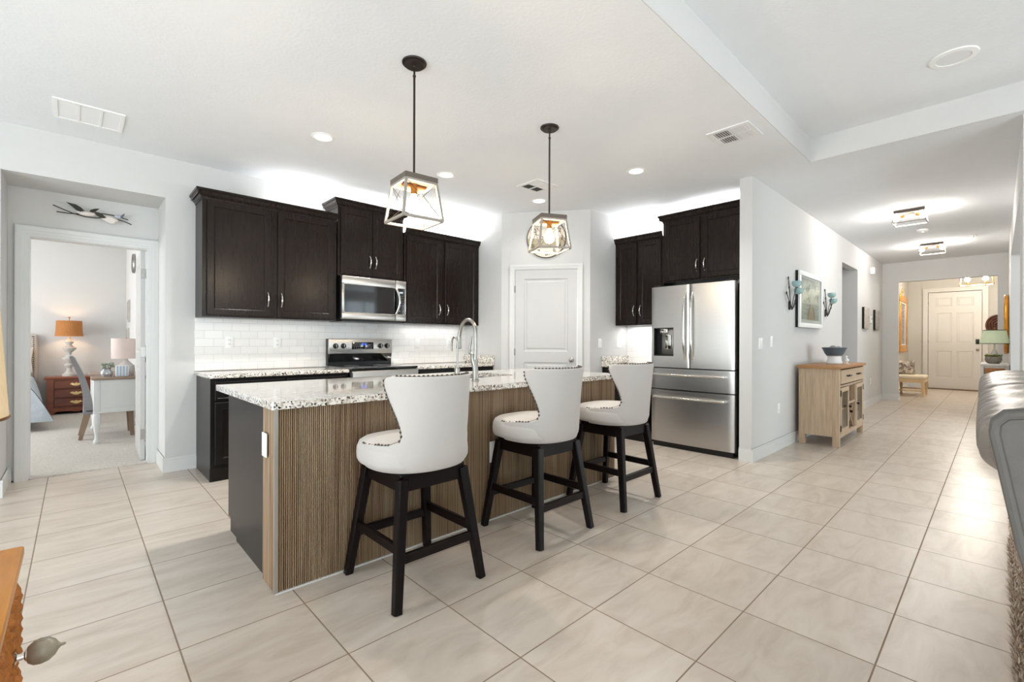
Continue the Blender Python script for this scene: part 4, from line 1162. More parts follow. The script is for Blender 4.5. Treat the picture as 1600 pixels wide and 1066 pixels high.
for k in range(4):
    z0, z1 = -r_ + k * r_ / 2 + 0.0015, -r_ + (k + 1) * r_ / 2 - 0.0015
    pts = []
    for i in range(13):
        z = z0 + (z1 - z0) * i / 12; pts.append((math.sqrt(max(0, r_ * r_ - z * z)), z + cz))
    for i in range(12, -1, -1):
        z = z0 + (z1 - z0) * i / 12; pts.append((-math.sqrt(max(0, r_ * r_ - z * z)), z + cz))
    MB().prism(pts, -0.018, -0.002, 'y').build('plank', cm[1] if k == 1 else cm[0], o, smooth=False)
num_m = mat('numeral_brown', (62, 50, 40), rough=0.6)
for h in range(1, 13):
    a = PI / 2 - h * PI / 6; rr = 0.195
    mm = Matrix.Translation((rr * math.cos(a), -0.0195, cz + rr * math.sin(a))) @ Matrix.Rotation(PI / 2, 4, 'X')
    text_mb(str(h), 0.075, mm).build('numeral', num_m, o, smooth=False)
def hand(a, L, w):
    d_ = Vector((math.cos(a), 0, math.sin(a)))
    c_ = Vector((0, -0.024, cz)); return MB().bar(c_ - d_ * 0.03, c_ + d_ * L, w, 0.002, upv=(0, 1, 0), taper=0.4)
hand(math.radians(62), 0.10, 0.012).build('hour_hand', num_m, o, smooth=False); hand(math.radians(158), 0.155, 0.009).build('minute_hand', num_m, o, smooth=False)

# ================================================================== metal birds over the bedroom door
o = thing('bird_wall_sculpture', 'metal wall sculpture of two flying birds over the bedroom doorway', 'wall art', (0.12, 5.648, 2.30))
dk = mat('bird_dark', (52, 50, 44), rough=0.5, metal=0.5, var=0.2); gw = mat('bird_white', (214, 206, 200), rough=0.5, metal=0.2, var=0.1); bl = mat('bird_grey', (92, 96, 104), rough=0.5, metal=0.4, var=0.2)
b = MB()
b.tube([(-0.262, -0.02, 0.062), (-0.20, -0.025, 0.035), (-0.14, -0.03, 0.012), (-0.06, -0.03, -0.004), (0.01, -0.03, -0.004), (0.08, -0.03, 0.010), (0.16, -0.028, 0.012), (0.21, -0.025, 0.002), (0.264, -0.02, -0.018)], 0.0042, 8)
b.build('curved_rod', dk, o)
b = MB(); b.tube([(-0.24, -0.02, 0.008), (-0.17, -0.025, 0.006), (-0.10, -0.028, 0.012), (-0.02, -0.028, 0.035), (0.06, -0.028, 0.045), (0.13, -0.026, 0.045), (0.19, -0.022, 0.034), (0.238, -0.02, 0.022)], 0.0042, 8); b.build('curved_rod', dk, o)
def wing(pts, y0, y1, name, m):
    MB().prism(pts, y0, y1, 'y').build(name, m, o)
b = MB(); b.ball((-0.045, -0.045, 0.022), 0.062, 0.018, 0.022, m=Matrix.Rotation(math.radians(-3), 4, 'Y')); b.ball((-0.098, -0.045, 0.024), 0.02, 0.012, 0.012); b.tube([(-0.112, -0.045, 0.024), (-0.135, -0.045, 0.026)], [0.005, 0.001], 8); b.build('bird_body', gw, o)
wing([(-0.182, 0.098), (-0.15, 0.092), (-0.118, 0.088), (-0.085, 0.068), (-0.062, 0.042), (-0.085, 0.026), (-0.115, 0.038), (-0.145, 0.066)], -0.055, -0.050, 'wing', dk)
wing([(-0.03, 0.040), (-0.022, 0.060), (0.005, 0.074), (0.038, 0.082), (0.022, 0.062), (0.006, 0.044), (-0.01, 0.034)], -0.055, -0.050, 'wing', dk)
b = MB(); b.ball((0.115, -0.04, 0.006), 0.055, 0.016, 0.024, m=Matrix.Rotation(math.radians(14), 4, 'Y')); b.build('bird_body', gw, o)
wing([(0.0, 0.045), (0.03, 0.046), (0.06, 0.03), (0.085, 0.006), (0.06, -0.002), (0.035, 0.004), (0.015, 0.02)], -0.06, -0.055, 'wing', dk)
wing([(0.045, -0.004), (0.085, -0.03), (0.115, -0.042), (0.14, -0.03), (0.15, 0.0), (0.12, 0.012), (0.08, 0.012)], -0.056, -0.052, 'wing', gw)
b = MB(); b.ball((0.165, -0.042, 0.034), 0.026, 0.014, 0.014); b.build('bird_tail_base', mat('bird_blue_grey', (170, 176, 190), rough=0.5, var=0.15), o)
wing([(0.175, 0.028), (0.19, 0.05), (0.205, 0.066), (0.212, 0.072), (0.21, 0.052), (0.198, 0.034)], -0.052, -0.046, 'tail', bl)
# ================================================================== hall: sideboard and what is on and above it
oak_m = mat('washed_oak', (188, 163, 136), rough=0.6, var=0.2, scale=4, stretch=(16, 16, 0.9), bump=0.08)
oaktop_m = mat('honey_oak_top', (170, 122, 78), rough=0.45, var=0.14, scale=4, stretch=(1.2, 12, 12))
iron_m = mat('black_iron', (38, 33, 30), rough=0.45, metal=0.6)
oakin_m = mat('oak_interior', (190, 148, 100), rough=0.6, var=0.12, scale=4, stretch=(12, 12, 1))
o = thing('sideboard', 'washed oak sideboard with glass doors and wine rack against the hall wall', 'sideboard', (6.24, 1.232, 0))
W_, D_, HT = 1.38, 0.40, 0.925
leg = 0.065
MB().box(-0.03, W_ + 0.03, -0.02, D_ + 0.012, 0.89, HT, 0.006).build('top', oaktop_m, o)
for x in (0, W_ - leg):
    for y in (0, D_ - leg): MB().box(x, x + leg, y, y + leg, 0, 0.89, 0.004).build('leg', oak_m, o)
for x in (0.008, W_ - 0.026): MB().box(x, x + 0.018, leg, D_ - leg, 0.115, 0.889).build('side_panel', oak_m, o)
MB().box(leg, W_ - leg, D_ - 0.02, D_ - 0.008, 0.11, 0.889).build('back_panel', oakin_m, o, smooth=False)
MB().box(leg, W_ - leg, 0.006, D_ - 0.02, 0.115, 0.14).build('bottom_shelf', oak_m, o)
MB().box(leg, W_ - leg, 0.004, 0.022, 0.10, 0.145).build('apron', oak_m, o)
MB().box(leg, W_ - leg, 0.004, D_ - 0.02, 0.68, 0.70).build('rail', oak_m, o)
dw = MB().loft(leg + 0.006, W_ - leg - 0.006, 0.712, 0.875, [(0, 0.001), (0.003, -0.006), (0.02, -0.006), (0.023, -0.003)], 0.02).build('drawer', oak_m, o, angle=25)
for x in (0.42, W_ - 0.42):
    b = MB(); b.tube([(x - 0.07, -0.004, 0.80), (x - 0.065, -0.03, 0.80), (x + 0.065, -0.03, 0.80), (x + 0.07, -0.004, 0.80)], 0.008, 8); b.build('drawer_pull', iron_m, dw)
MB().box(leg + 0.01, W_ - leg - 0.01, 0.03, D_ - 0.03, 0.72, 0.87).build('drawer_box', oakin_m, o, smooth=False)
X1, X2 = 0.50, 0.88
for x in (X1, X2): MB().box(x - 0.012, x + 0.012, 0.004, D_ - 0.02, 0.14, 0.68).build('divider', oak_m, o)
for k, (x0, x1, hx) in enumerate(((leg + 0.004, X1 - 0.014, X1 - 0.035), (X2 + 0.014, W_ - leg - 0.004, X2 + 0.035))):
    b = MB(); z0, z1, s_ = 0.15, 0.672, 0.05
    b.box(x0, x1, -0.004, 0.016, z0, z0 + s_); b.box(x0, x1, -0.004, 0.016, z1 - s_, z1); b.box(x0, x0 + s_, -0.004, 0.016, z0 + s_, z1 - s_); b.box(x1 - s_, x1, -0.004, 0.016, z0 + s_, z1 - s_)
    dd = b.build('door_frame', oak_m, o, smooth=False)
    MB().box(x0 + s_, x1 - s_, 0.004, 0.008, z0 + s_, z1 - s_).build('glass_pane', glass_m, dd, smooth=False)
    b = MB(); b.ball((hx - 0.0, -0.022, 0.43), 0.014, n=12, k=8); b.cyl((hx, 0.0, 0.43), (hx, -0.02, 0.43), 0.006); b.build('door_knob', iron_m, dd)
    xx = x0 if k == 0 else x1
    for z in (0.21, 0.61): MB().box(xx - 0.006, xx + 0.006, -0.010, 0.0, z - 0.035, z + 0.035, 0.002).build('hinge', iron_m, dd)
    MB().box(x0, x1, 0.03, D_ - 0.03, 0.40, 0.415).build('inner_shelf', oakin_m, o, smooth=False)
MB().box(X1 + 0.012, X2 - 0.012, 0.006, D_ - 0.02, 0.455, 0.475).build('wine_shelf', oak_m, o)
b = MB()
for (a, c) in (((X1 + 0.02, 0.15), (X2 - 0.02, 0.45)), ((X1 + 0.02, 0.45), (X2 - 0.02, 0.15))): b.bar((a[0], 0.19, a[1]), (c[0], 0.19, c[1]), 0.012, 0.34, upv=(0, 1, 0))
b.v = [(v[0], min(max(v[1], 0.012), D_ - 0.025), v[2]) for v in b.v]
b.build('wine_cross', oak_m, o, smooth=False)
b = MB()
for x in (0.57, 0.64, 0.72, 0.79): b.box(x - 0.022, x + 0.022, 0.02, 0.34, 0.664, 0.676); b.box(x - 0.004, x + 0.004, 0.02, 0.34, 0.676, 0.682)
b.build('stemware_rail', oak_m, o, smooth=False)
thin_m = thin_glass('wine_glass_clear', (236, 242, 242), 1.6)
def wine_glass(label, loc, group=None):
    o = thing('wine_glass', label, 'wine glass', loc, 0, group)
    b = MB(); b.lathe([(0.001, 0), (0.032, 0.001), (0.032, 0.004), (0.004, 0.008), (0.004, 0.075), (0.014, 0.085), (0.035, 0.115), (0.038, 0.145), (0.030, 0.185), (0.028, 0.185), (0.036, 0.145), (0.033, 0.116), (0.012, 0.09)], n=20); b.build('bowl_and_stem', thin_m, o)
    return o
wg = wine_glass('clear wine glass on the left of the sideboard wine shelf', (6.24 + 0.60, 1.30, 0.475), 'wine glasses in the sideboard')
dup(wg, 'clear wine glass on the right of the sideboard wine shelf', (6.24 + 0.74, 1.33, 0.475))
o = thing('wine_bottle', 'dark wine bottle lying in the cross rack of the sideboard', 'bottle', (6.24 + 0.69, 1.25, 0.345))
m_ = Matrix.Rotation(-PI / 2, 4, 'X')
b = MB(); b.lathe([(0.012, -0.02), (0.014, 0.0), (0.014, 0.06), (0.036, 0.11), (0.037, 0.28), (0.02, 0.285)], n=18, m=m_); b.build('bottle_body', mat('bottle_glass', (20, 26, 18), rough=0.1), o)
b = MB(); b.lathe([(0.0155, -0.021), (0.0155, 0.045)], n=18, m=m_); b.build('capsule', mat('capsule_foil', (60, 30, 30), rough=0.4, metal=0.4), o)

# slate-blue bowl on its white pedestal
o = thing('pedestal_bowl', 'slate-blue oval bowl on a white pedestal on the sideboard', 'bowl', (6.93, 1.42, 0.925))
b = MB(); b.lathe([(0.001, 0.0), (0.105, 0.0), (0.11, 0.012), (0.09, 0.05), (0.085, 0.085), (0.10, 0.10), (0.001, 0.10)], n=36, sy=0.8); b.build('pedestal', white_m, o)
b = MB(); b.lathe([(0.001, 0.10), (0.10, 0.10), (0.125, 0.13), (0.152, 0.185), (0.165, 0.198), (0.160, 0.204), (0.145, 0.188), (0.118, 0.135), (0.09, 0.115), (0.001, 0.115)], n=40, sy=0.8); b.build('bowl', mat('slate_glaze', (84, 97, 106), rough=0.5, var=0.12), o)
gb = mat('decor_ball', (150, 150, 148), rough=0.7, var=0.25, scale=30)
db = None
for x, y, z, r_, l in ((-0.06, 0.0, 0.185, 0.045, 'grey decorative ball at the left in the slate-blue bowl'), (0.035, -0.035, 0.178, 0.042, 'grey decorative ball at the front right in the slate-blue bowl'), (0.06, 0.045, 0.175, 0.04, 'grey decorative ball at the back right in the slate-blue bowl')):
    b = MB(); b.ball((0, 0, r_), r_, n=20, k=12); q = b.build('decorative_ball', gb); tag(q, l, 'ball', (6.93 + x, 1.42 + y, 0.925 + z - r_), 'balls in the pedestal bowl')
o = thing('figurine', 'small white bird figurine standing before the pedestal bowl', 'figurine', (6.97, 1.295, 0.925))
b = MB(); b.lathe([(0.001, 0), (0.028, 0), (0.03, 0.006), (0.012, 0.012), (0.001, 0.014)], n=20); b.build('base', white_m, o)
b = MB(); b.ball((0, 0, 0.045), 0.036, 0.02, 0.022); b.tube([(-0.02, 0, 0.05), (-0.03, 0, 0.075), (-0.028, 0, 0.09)], [0.014, 0.010, 0.010], 10); b.ball((-0.03, 0, 0.093), 0.013); b.tube([(-0.036, 0, 0.093), (-0.056, 0, 0.088)], [0.006, 0.001], 8); b.tube([(0.0, 0, 0.03), (0.0, 0, 0.008)], 0.006, 8); b.build('bird_body', white_m, o)

# framed pier picture
o = thing('framed_picture', 'big white framed picture of a pier and trees on the hall wall', 'picture', (6.80, 1.68, 1.375))
W_, HT = 1.04, 0.685
hw = W_ / 2
MB().box(-hw, hw, -0.030, 0, 0, HT).build('backing', gap_m, o, smooth=False)
b = MB()
fw = 0.055
for x0, x1, z0, z1 in ((-hw, hw, 0, fw), (-hw, hw, HT - fw, HT), (-hw, -hw + fw, fw, HT - fw), (hw - fw, hw, fw, HT - fw)): b.box(x0, x1, -0.05, -0.02, z0, z1, 0.004)
b.build('frame', white_m, o)
MB().box(-hw + fw, hw - fw, -0.033, -0.030, fw, HT - fw).build('mat_board', trim_m, o, smooth=False)
aw, az0, az1 = hw - 0.135, 0.10, HT - 0.075
def art_material(name, stops, scale, stretch=(1, 1, 1)):
    m = bpy.data.materials.new(name); m.use_nodes = True; N = NT(m); b_ = N.n['Principled BSDF']
    tc = N.node('ShaderNodeTexCoord'); mp = N.node('ShaderNodeMapping'); mp.inputs['Scale'].default_value = stretch; N.link(tc, 'Object', mp, 'Vector')
    nz = N.node('ShaderNodeTexNoise', i_Scale=scale, i_Detail=8.0, i_Roughness=0.65, i_Distortion=0.6); N.link(mp, 'Vector', nz, 'Vector')
    r = N.ramp(stops); N.link(nz, 'Fac', r, 'Fac'); N.link(r, 'Color', b_, 'Base Color'); b_.inputs['Roughness'].default_value = 0.35
    return m
sky_a = art_material('art_sky', [(0.34, srgb(44, 43, 42)), (0.45, srgb(104, 100, 96)), (0.55, srgb(196, 186, 176)), (0.7, srgb(232, 222, 212))], 5, (1, 1, 1.6))
wat_a = art_material('art_water', [(0.3, srgb(74, 84, 82)), (0.5, srgb(126, 138, 134)), (0.7, srgb(168, 174, 168))], 6, (1, 1, 5))
hz = az0 + (az1 - az0) * 0.42
pic = MB().box(-aw, aw, -0.0345, -0.033, hz, az1).build('sky_and_trees', sky_a, o, smooth=False)
MB().box(-aw, aw, -0.0345, -0.033, az0, hz).build('water', wat_a, o, smooth=False)
MB().prism([(-0.12, az0), (0.15, az0), (0.045, hz - 0.015), (0.0, hz - 0.015)], -0.0355, -0.0345, 'y').build('boardwalk', art_material('art_pier', [(0.3, srgb(104, 76, 54)), (0.7, srgb(188, 150, 114))], 14, (1, 1, 4)), o, smooth=False)
b = MB()
for i in range(5):
    t_ = i / 5
    for s_ in (-1, 1):
        x = 0.02 + s_ * (0.15 * (1 - t_) + 0.03 * t_); z = az0 + (hz - az0) * t_ * 0.9; b.box(x - 0.006 * (1.2 - t_), x + 0.006 * (1.2 - t_), -0.0365, -0.0355, z, z + 0.11 * (1 - t_ * 0.75))
b.build('pier_post', art_material('art_post', [(0.3, srgb(84, 66, 52)), (0.7, srgb(140, 112, 90))], 14), o, smooth=False)
b = MB(); b.box(-aw, aw, -0.0352, -0.0345, hz - 0.012, hz + 0.006); b.prism([(-0.05, hz), (0.09, hz), (0.075, hz + 0.05), (0.02, hz + 0.085), (-0.035, hz + 0.05)], -0.0356, -0.0345, 'y'); b.build('shore', art_material('art_shore', [(0.3, srgb(150, 140, 130)), (0.7, srgb(206, 196, 186))], 20), o, smooth=False)
MB().box(-hw + fw, hw - fw, -0.040, -0.038, fw, HT - fw).build('glazing', glass_m, o, smooth=False)

# teal tea-light sconces
teal_m = mat('teal_glass', (172, 206, 204), rough=0.15, var=0.12, scale=20, trans=0.25)
def sconce(label, loc):
    o = thing('candle_sconce', label, 'wall sconce', loc, 0, 'teal candle sconces on the hall wall')
    b = MB(); stems = [[(-0.10, -0.02, 0.36), (-0.105, -0.03, 0.26), (-0.10, -0.035, 0.16), (-0.06, -0.035, 0.05), (0.0, -0.03, 0.0), (0.06, -0.035, 0.04), (0.10, -0.05, 0.13), (0.14, -0.04, 0.24)],
        [(-0.16, -0.02, 0.18), (-0.14, -0.03, 0.13), (-0.09, -0.035, 0.07), (-0.03, -0.03, 0.02)], [(0.0, -0.03, 0.0), (0.03, -0.05, 0.10), (0.06, -0.075, 0.18)], [(-0.02, -0.03, 0.01), (-0.01, -0.05, 0.14), (-0.005, -0.075, 0.255)]]
    for st_ in stems: b.tube(st_, 0.0042, 8)
    b.box(-0.03, 0.03, -0.012, 0.0, 0.0, 0.10, 0.004); b.tube([(0, 0, 0.03), (0, -0.03, 0.02)], 0.005, 8)
    b.build('wire_frame', iron_m, o)
    b = MB()
    for x, y, z in ((-0.10, -0.02, 0.36), (-0.106, -0.03, 0.25), (-0.16, -0.02, 0.185), (0.14, -0.04, 0.245), (0.12, -0.045, 0.18), (0.10, -0.05, 0.13)): b.ball((x, y, z), 0.012, 0.008, 0.02, n=8, k=6)
    b.build('leaf', iron_m, o)
    for x, y, z in ((-0.005, -0.08, 0.255), (0.07, -0.08, 0.18)):
        b = MB(); b.lathe([(0.002, 0), (0.028, 0.007), (0.046, 0.029), (0.050, 0.052), (0.045, 0.072), (0.041, 0.072), (0.045, 0.051), (0.042, 0.032), (0.025, 0.013), (0.002, 0.008)], c=(x, y, z), n=22); b.build('candle_cup', teal_m, o)
    return o
sc = sconce('teal two-cup wall sconce left of the framed pier picture', (6.04, 1.68, 1.57))
dup(sc, 'teal two-cup wall sconce right of the framed pier picture', (7.66, 1.68, 1.555))
# small canvases, thermostat, motion sensor
cnv = art_material('canvas_art', [(0.3, srgb(120, 116, 110)), (0.5, srgb(168, 160, 150)), (0.75, srgb(206, 198, 190))], 7, (1, 1, 3))
cnv2 = art_material('canvas_art_dark', [(0.3, srgb(92, 90, 88)), (0.5, srgb(140, 134, 128)), (0.75, srgb(186, 178, 170))], 7, (1, 1, 3))
for x, m_, l in ((10.45, cnv, 'small grey canvas on the far hall wall, left of the thermostat'), (11.52, cnv2, 'small darker canvas on the far hall wall, right of the thermostat')):
    o = thing('canvas_print', l, 'picture', (x, 1.68, 1.44), 0, 'small canvases in the hall')
    MB().box(-0.24, 0.24, -0.035, 0, 0, 0.39, 0.003).build('canvas_wrap', iron_m, o); MB().box(-0.238, 0.238, -0.0365, -0.035, 0.002, 0.388).build('artwork', m_, o, smooth=False)
o = thing('thermostat', 'white thermostat between the two small hall canvases', 'thermostat', (10.98, 1.68, 1.56))
MB().box(-0.06, 0.06, -0.025, 0, 0, 0.13, 0.006).build('case', white_m, o); MB().box(-0.035, 0.035, -0.0265, -0.024, 0.06, 0.11, 0.001).build('screen', mat('lcd_grey', (150, 160, 160), rough=0.2), o)
o = thing('motion_sensor', 'white motion sensor box high on the hall wall near its end', 'sensor', (11.0, 1.68, 2.49))
b = MB(); b.box(-0.06, 0.06, -0.065, 0, 0, 0.13, 0.012); b.build('case', white_m, o); b = MB(); b.box(-0.035, 0.035, -0.069, -0.06, 0.02, 0.06, 0.004); b.build('lens', grille_m, o)

# ================================================================== foyer
gold_m = mat('gold_leaf', (205, 142, 52), rough=0.35, metal=0.55, var=0.2, scale=8)
o = thing('framed_picture', 'tall gold framed picture on the left wall of the foyer', 'picture', (14.75, 1.664, 0.96))
hw, HT = 0.62, 1.38
b = MB()
for x0, x1, z0, z1 in ((-hw, hw, 0, 0.17), (-hw, hw, HT - 0.17, HT), (-hw, -hw + 0.17, 0.17, HT - 0.17), (hw - 0.17, hw, 0.17, HT - 0.17)): b.box(x0, x1, -0.075, 0.0, z0, z1, 0.02, 3)
b.build('frame', gold_m, o)
b = MB(); q = 0.20
for x0, x1, z0, z1 in ((-hw + 0.165, hw - 0.165, 0.165, q), (-hw + 0.165, hw - 0.165, HT - q, HT - 0.165), (-hw + 0.165, -hw + q, q, HT - q), (hw - q, hw - 0.165, q, HT - q)): b.box(x0, x1, -0.06, -0.02, z0, z1)
b.build('inner_mat', trim_m, o, smooth=False)
MB().box(-hw + 0.16, hw - 0.16, -0.03, -0.01, 0.16, HT - 0.16).build('artwork', art_material('foyer_art', [(0.3, srgb(70, 62, 66)), (0.5, srgb(140, 130, 128)), (0.7, srgb(206, 190, 168))], 5, (1, 1, 3)), o, smooth=False)
b = MB(); b.tube([(-0.16, -0.03, HT), (-0.2, -0.04, HT + 0.10), (-0.08, -0.045, HT + 0.17), (0, -0.04, HT + 0.08), (0.08, -0.045, HT + 0.17), (0.2, -0.04, HT + 0.10), (0.16, -0.03, HT)], 0.014, 8); b.build('scroll_crest', mat('gilt_wire', (226, 206, 150), rough=0.4, metal=0.5), o)
o = thing('bench', 'cream upholstered foyer bench with pale wooden legs', 'bench', (13.85, 1.36, 0))
b = MB(); b.box(-0.40, 0.40, -0.26, 0.26, 0.385, 0.46, 0.03, 3); b.build('seat_cushion', mat('cream_fabric', (222, 208, 184), rough=0.95, var=0.05), o)
bw = mat('pale_bench_wood', (216, 188, 146), rough=0.5, var=0.08)
b = MB(); b.box(-0.385, 0.385, -0.245, 0.245, 0.31, 0.385); b.build('apron', bw, o, smooth=False)
for x in (-0.36, 0.36):
    for y in (-0.22, 0.22): MB().bar((x, y, 0.33), (x, y, 0.0), 0.055, taper=0.75).build('leg', bw, o)
for x in (-0.36, 0.36): MB().bar((x, -0.22, 0.13), (x, 0.22, 0.13), 0.03).build('stretcher', bw, o)
def pillow_mesh(w, h, t_, n=22):
    def f(side):
        def g(u, v):
            x, z = 2 * u - 1, 2 * v - 1
            k = ((1 - x ** 4) * (1 - z ** 4)) ** 0.5
            return (x * w / 2 * (1 - 0.06 * (1 - abs(z)) * abs(x)), side * t_ / 2 * k, h / 2 + z * h / 2 * (1 - 0.06 * (1 - abs(x)) * abs(z)))
        return g
    b = MB(); b.grid(f(-1), n, n); b.grid(f(1), n, n); return b
o = pillow_mesh(0.36, 0.32, 0.20).build('throw_pillow', art_material('pillow_print', [(0.35, srgb(64, 58, 56)), (0.48, srgb(140, 128, 118)), (0.6, srgb(212, 202, 190))], 14)); tag(o, 'grey and cream patterned pillow standing on the foyer bench', 'pillow', (13.98, 1.49, 0.462), rz=math.radians(-80))
o = thing('coil_wall_decor', 'dark brown coiled round decoration on the foyer wall right of the door', 'wall art', (16.2, 0.01, 1.42))
br_m = mat('coil_brown', (84, 52, 38), rough=0.4, metal=0.3, var=0.25)
for r_ in (0.19, 0.145, 0.10, 0.055):
    b = MB(); b.tube([(-0.05 - 0.02 * (0.19 - r_) / 0.19, r_ * math.cos(a * PI / 16), 0.2 + r_ * 1.25 * math.sin(a * PI / 16)) for a in range(32)], 0.024, 8, closed=True); b.build('coil', br_m, o)
b = MB(); b.box(-0.03, 0, -0.12, 0.12, 0.05, 0.35); b.build('back_plate', br_m, o, smooth=False)

# console table, lamp, plant and gold mirror at the right-hand wall
o = thing('console_table', 'narrow grey console table with a wicker drawer beside the hall opening', 'table', (10.35, 0.038, 0))
cg = mat('greywash_wood', (196, 190, 182), rough=0.6, var=0.12, scale=5, stretch=(4, 4, 1))
MB().box(-0.42, 0.42, -0.152, 0.152, 0.85, 0.878, 0.004).build('top', cg, o)
for x in (-0.37, 0.37):
    for y in (-0.13, 0.13): MB().bar((x, y, 0.85), (x, y, 0), 0.036, taper=0.8).build('leg', cg, o)
b = MB(); b.box(-0.38, 0.38, -0.14, 0.14, 0.82, 0.85); b.box(-0.38, 0.38, 0.125, 0.14, 0.72, 0.82); b.box(-0.38, 0.38, -0.14, -0.125, 0.72, 0.82); b.box(-0.37, 0.38, -0.125, 0.125, 0.70, 0.72); b.build('apron', cg, o, smooth=False)
MB().box(-0.395, -0.36, -0.106, 0.106, 0.725, 0.815, 0.004).build('wicker_drawer', mat('wicker', (150, 104, 66), rough=0.8, var=0.35, scale=40, stretch=(1, 1, 4), bump=0.4), o)
MB().box(-0.38, 0.38, -0.14, 0.14, 0.20, 0.22).build('lower_shelf', cg, o, smooth=False)
o = thing('table_lamp', 'table lamp with a flared sage green shade on the narrow console', 'lamp', (10.45, 0.042, 0.878))
b = MB(); b.lathe([(0.06, 0), (0.06, 0.012), (0.02, 0.02), (0.016, 0.06), (0.03, 0.10), (0.036, 0.15), (0.02, 0.20), (0.010, 0.22), (0.010, 0.31)], n=20); b.build('base', cg, o)
gs = mat('sage_shade', (176, 186, 158), rough=0.9, var=0.05, emit=(200, 205, 170), estr=0.18)
b = MB(); b.lathe([(0.170, 0.30), (0.125, 0.515)], n=32, cap=False); b.lathe([(0.167, 0.30), (0.122, 0.515)], n=32, cap=False); b.build('shade', gs, o)
for r_, z in ((0.171, 0.304), (0.126, 0.512)):
    b = MB(); b.tube([(r_ * math.cos(a * PI / 18), r_ * math.sin(a * PI / 18), z) for a in range(36)], 0.006, 6, closed=True); b.build('shade_trim', mat('shade_trim_%d' % int(z * 100), (70, 74, 62), rough=0.7), o)
b = MB(); b.cyl((0, 0, 0.31), (0, 0, 0.54), 0.004); b.bar((-0.12, 0, 0.512), (0.12, 0, 0.512), 0.004); b.ball((0, 0, 0.545), 0.011); b.build('finial', brass_m, o)
o = thing('potted_plant', 'small green succulent in a ribbed grey pot on the narrow console', 'plant', (10.12, 0.052, 0.878))
b = MB()
k = 28
def pot(u, v):
    a = 2 * PI * u; prof = [(0.055, 0), (0.080, 0.02), (0.092, 0.06), (0.088, 0.10), (0.078, 0.105), (0.07, 0.09)]
    q = v * 5; i = min(int(q), 4); t_ = q - i; r_ = prof[i][0] * (1 - t_) + prof[i + 1][0] * t_; z = prof[i][1] * (1 - t_) + prof[i + 1][1] * t_
    r_ *= 1 + 0.035 * math.cos(14 * a); return (r_ * math.cos(a), r_ * math.sin(a), z)
b.grid(pot, 84, 16, closed_u=True); b.lathe([(0.054, 0.0), (0.03, 0.004)], n=20); b.build('pot', mat('pot_grey', (128, 120, 108), rough=0.7, var=0.15), o)
b = MB(); b.lathe([(0.002, 0.094), (0.072, 0.094)], n=20); b.build('soil', mat('soil', (58, 46, 36), rough=1.0, var=0.3), o)
b = MB(); random.seed(3)
for i in range(46):
    a = random.uniform(0, 2 * PI); r_ = random.uniform(0.0, 0.085); p_ = Vector((r_ * math.cos(a), r_ * math.sin(a), 0.095 + random.uniform(0.0, 0.02)))
    d_ = Vector((math.cos(a) * 0.8, math.sin(a) * 0.8, random.uniform(0.4, 1.2))).normalized() * random.uniform(0.03, 0.05)
    b.tube([p_, p_ + d_ * 0.5, p_ + d_], [0.004, 0.009, 0.001], 6)
b.build('leaves', mat('succulent_green', (112, 116, 58), rough=0.6, var=0.35, scale=30), o)
o = thing('wall_mirror', 'gold framed mirror on the right hall wall, seen almost edge-on', 'mirror', (11.35, -0.12, 1.03))
b = MB(); hw, HT = 0.42, 0.95
pts = [(hw * 1.0 * math.cos(a * PI / 24), 0.0, HT / 2 + HT / 2 * math.sin(a * PI / 24)) for a in range(48)]
b.tube([(p[0], 0.03, p[2]) for p in pts], 0.028, 10, closed=True); b.build('frame', gold_m, o)
b = MB(); b.prism([(p[0] * 0.97, (p[2] - HT / 2) * 0.97 + HT / 2) for p in pts], 0.003, 0.02, 'y'); b.build('mirror_glass', mat('mirror_silver', (230, 230, 230), rough=0.02, metal=1.0, var=0.0), o)

# ================================================================== sofa and rug at the right edge
rug_m = mat('shag_pile', (196, 176, 156), rough=1.0, spec=0.0, var=0.45, scale=55, bump=0.5, bscale=90)
RX0, RX1, RY0, RY1 = 0.3, 4.6, -2.4, -0.05
o = MB().box(RX0, RX1, RY0, RY1, 0.0, 0.02, 0.006).build('shag_rug', rug_m); tag(o, 'beige shag rug under the grey leather sofa', 'rug')
b = MB(); random.seed(11)
for i in range(13000):
    near = i < 12000
    x = random.uniform(1.9, 4.0) if near else random.uniform(RX0, RX1); y = random.uniform(-0.14, RY1 + 0.004)
    L = random.uniform(0.028, 0.046); a = random.uniform(0, 2 * PI); t_ = random.uniform(0.2, 0.9)
    d_ = Vector((math.cos(a) * t_, math.sin(a) * t_, 1)).normalized() * L; w_ = Vector((-math.sin(a), math.cos(a), 0)) * random.uniform(0.0018, 0.003)
    p_ = Vector((x, y, 0.017)); n_ = len(b.v)
    b.v += [tuple(p_ - w_), tuple(p_ + w_), tuple(p_ + d_ * 0.6 + w_), tuple(p_ + d_ * 0.6 - w_), tuple(p_ + d_ + Vector((d_.x, d_.y, 0)) * 0.3)]
    b.f += [(n_, n_ + 1, n_ + 2, n_ + 3), (n_ + 3, n_ + 2, n_ + 4)]
def pile_material():
    m = bpy.data.materials.new('shag_fibre'); m.use_nodes = True; N = NT(m); b_ = N.n['Principled BSDF']
    g = N.node('ShaderNodeNewGeometry'); r = N.ramp([(0.0, srgb(150, 122, 102)), (0.4, srgb(196, 176, 156)), (0.75, srgb(222, 210, 196)), (1.0, srgb(172, 140, 114))])
    N.link(g, 'Random Per Island', r, 'Fac'); N.link(r, 'Color', b_, 'Base Color'); b_.inputs['Roughness'].default_value = 1.0; b_.inputs['Specular IOR Level'].default_value = 0.05
    return m
q = b.build('pile', pile_material(), o, smooth=False); q['kind'] = 'stuff'

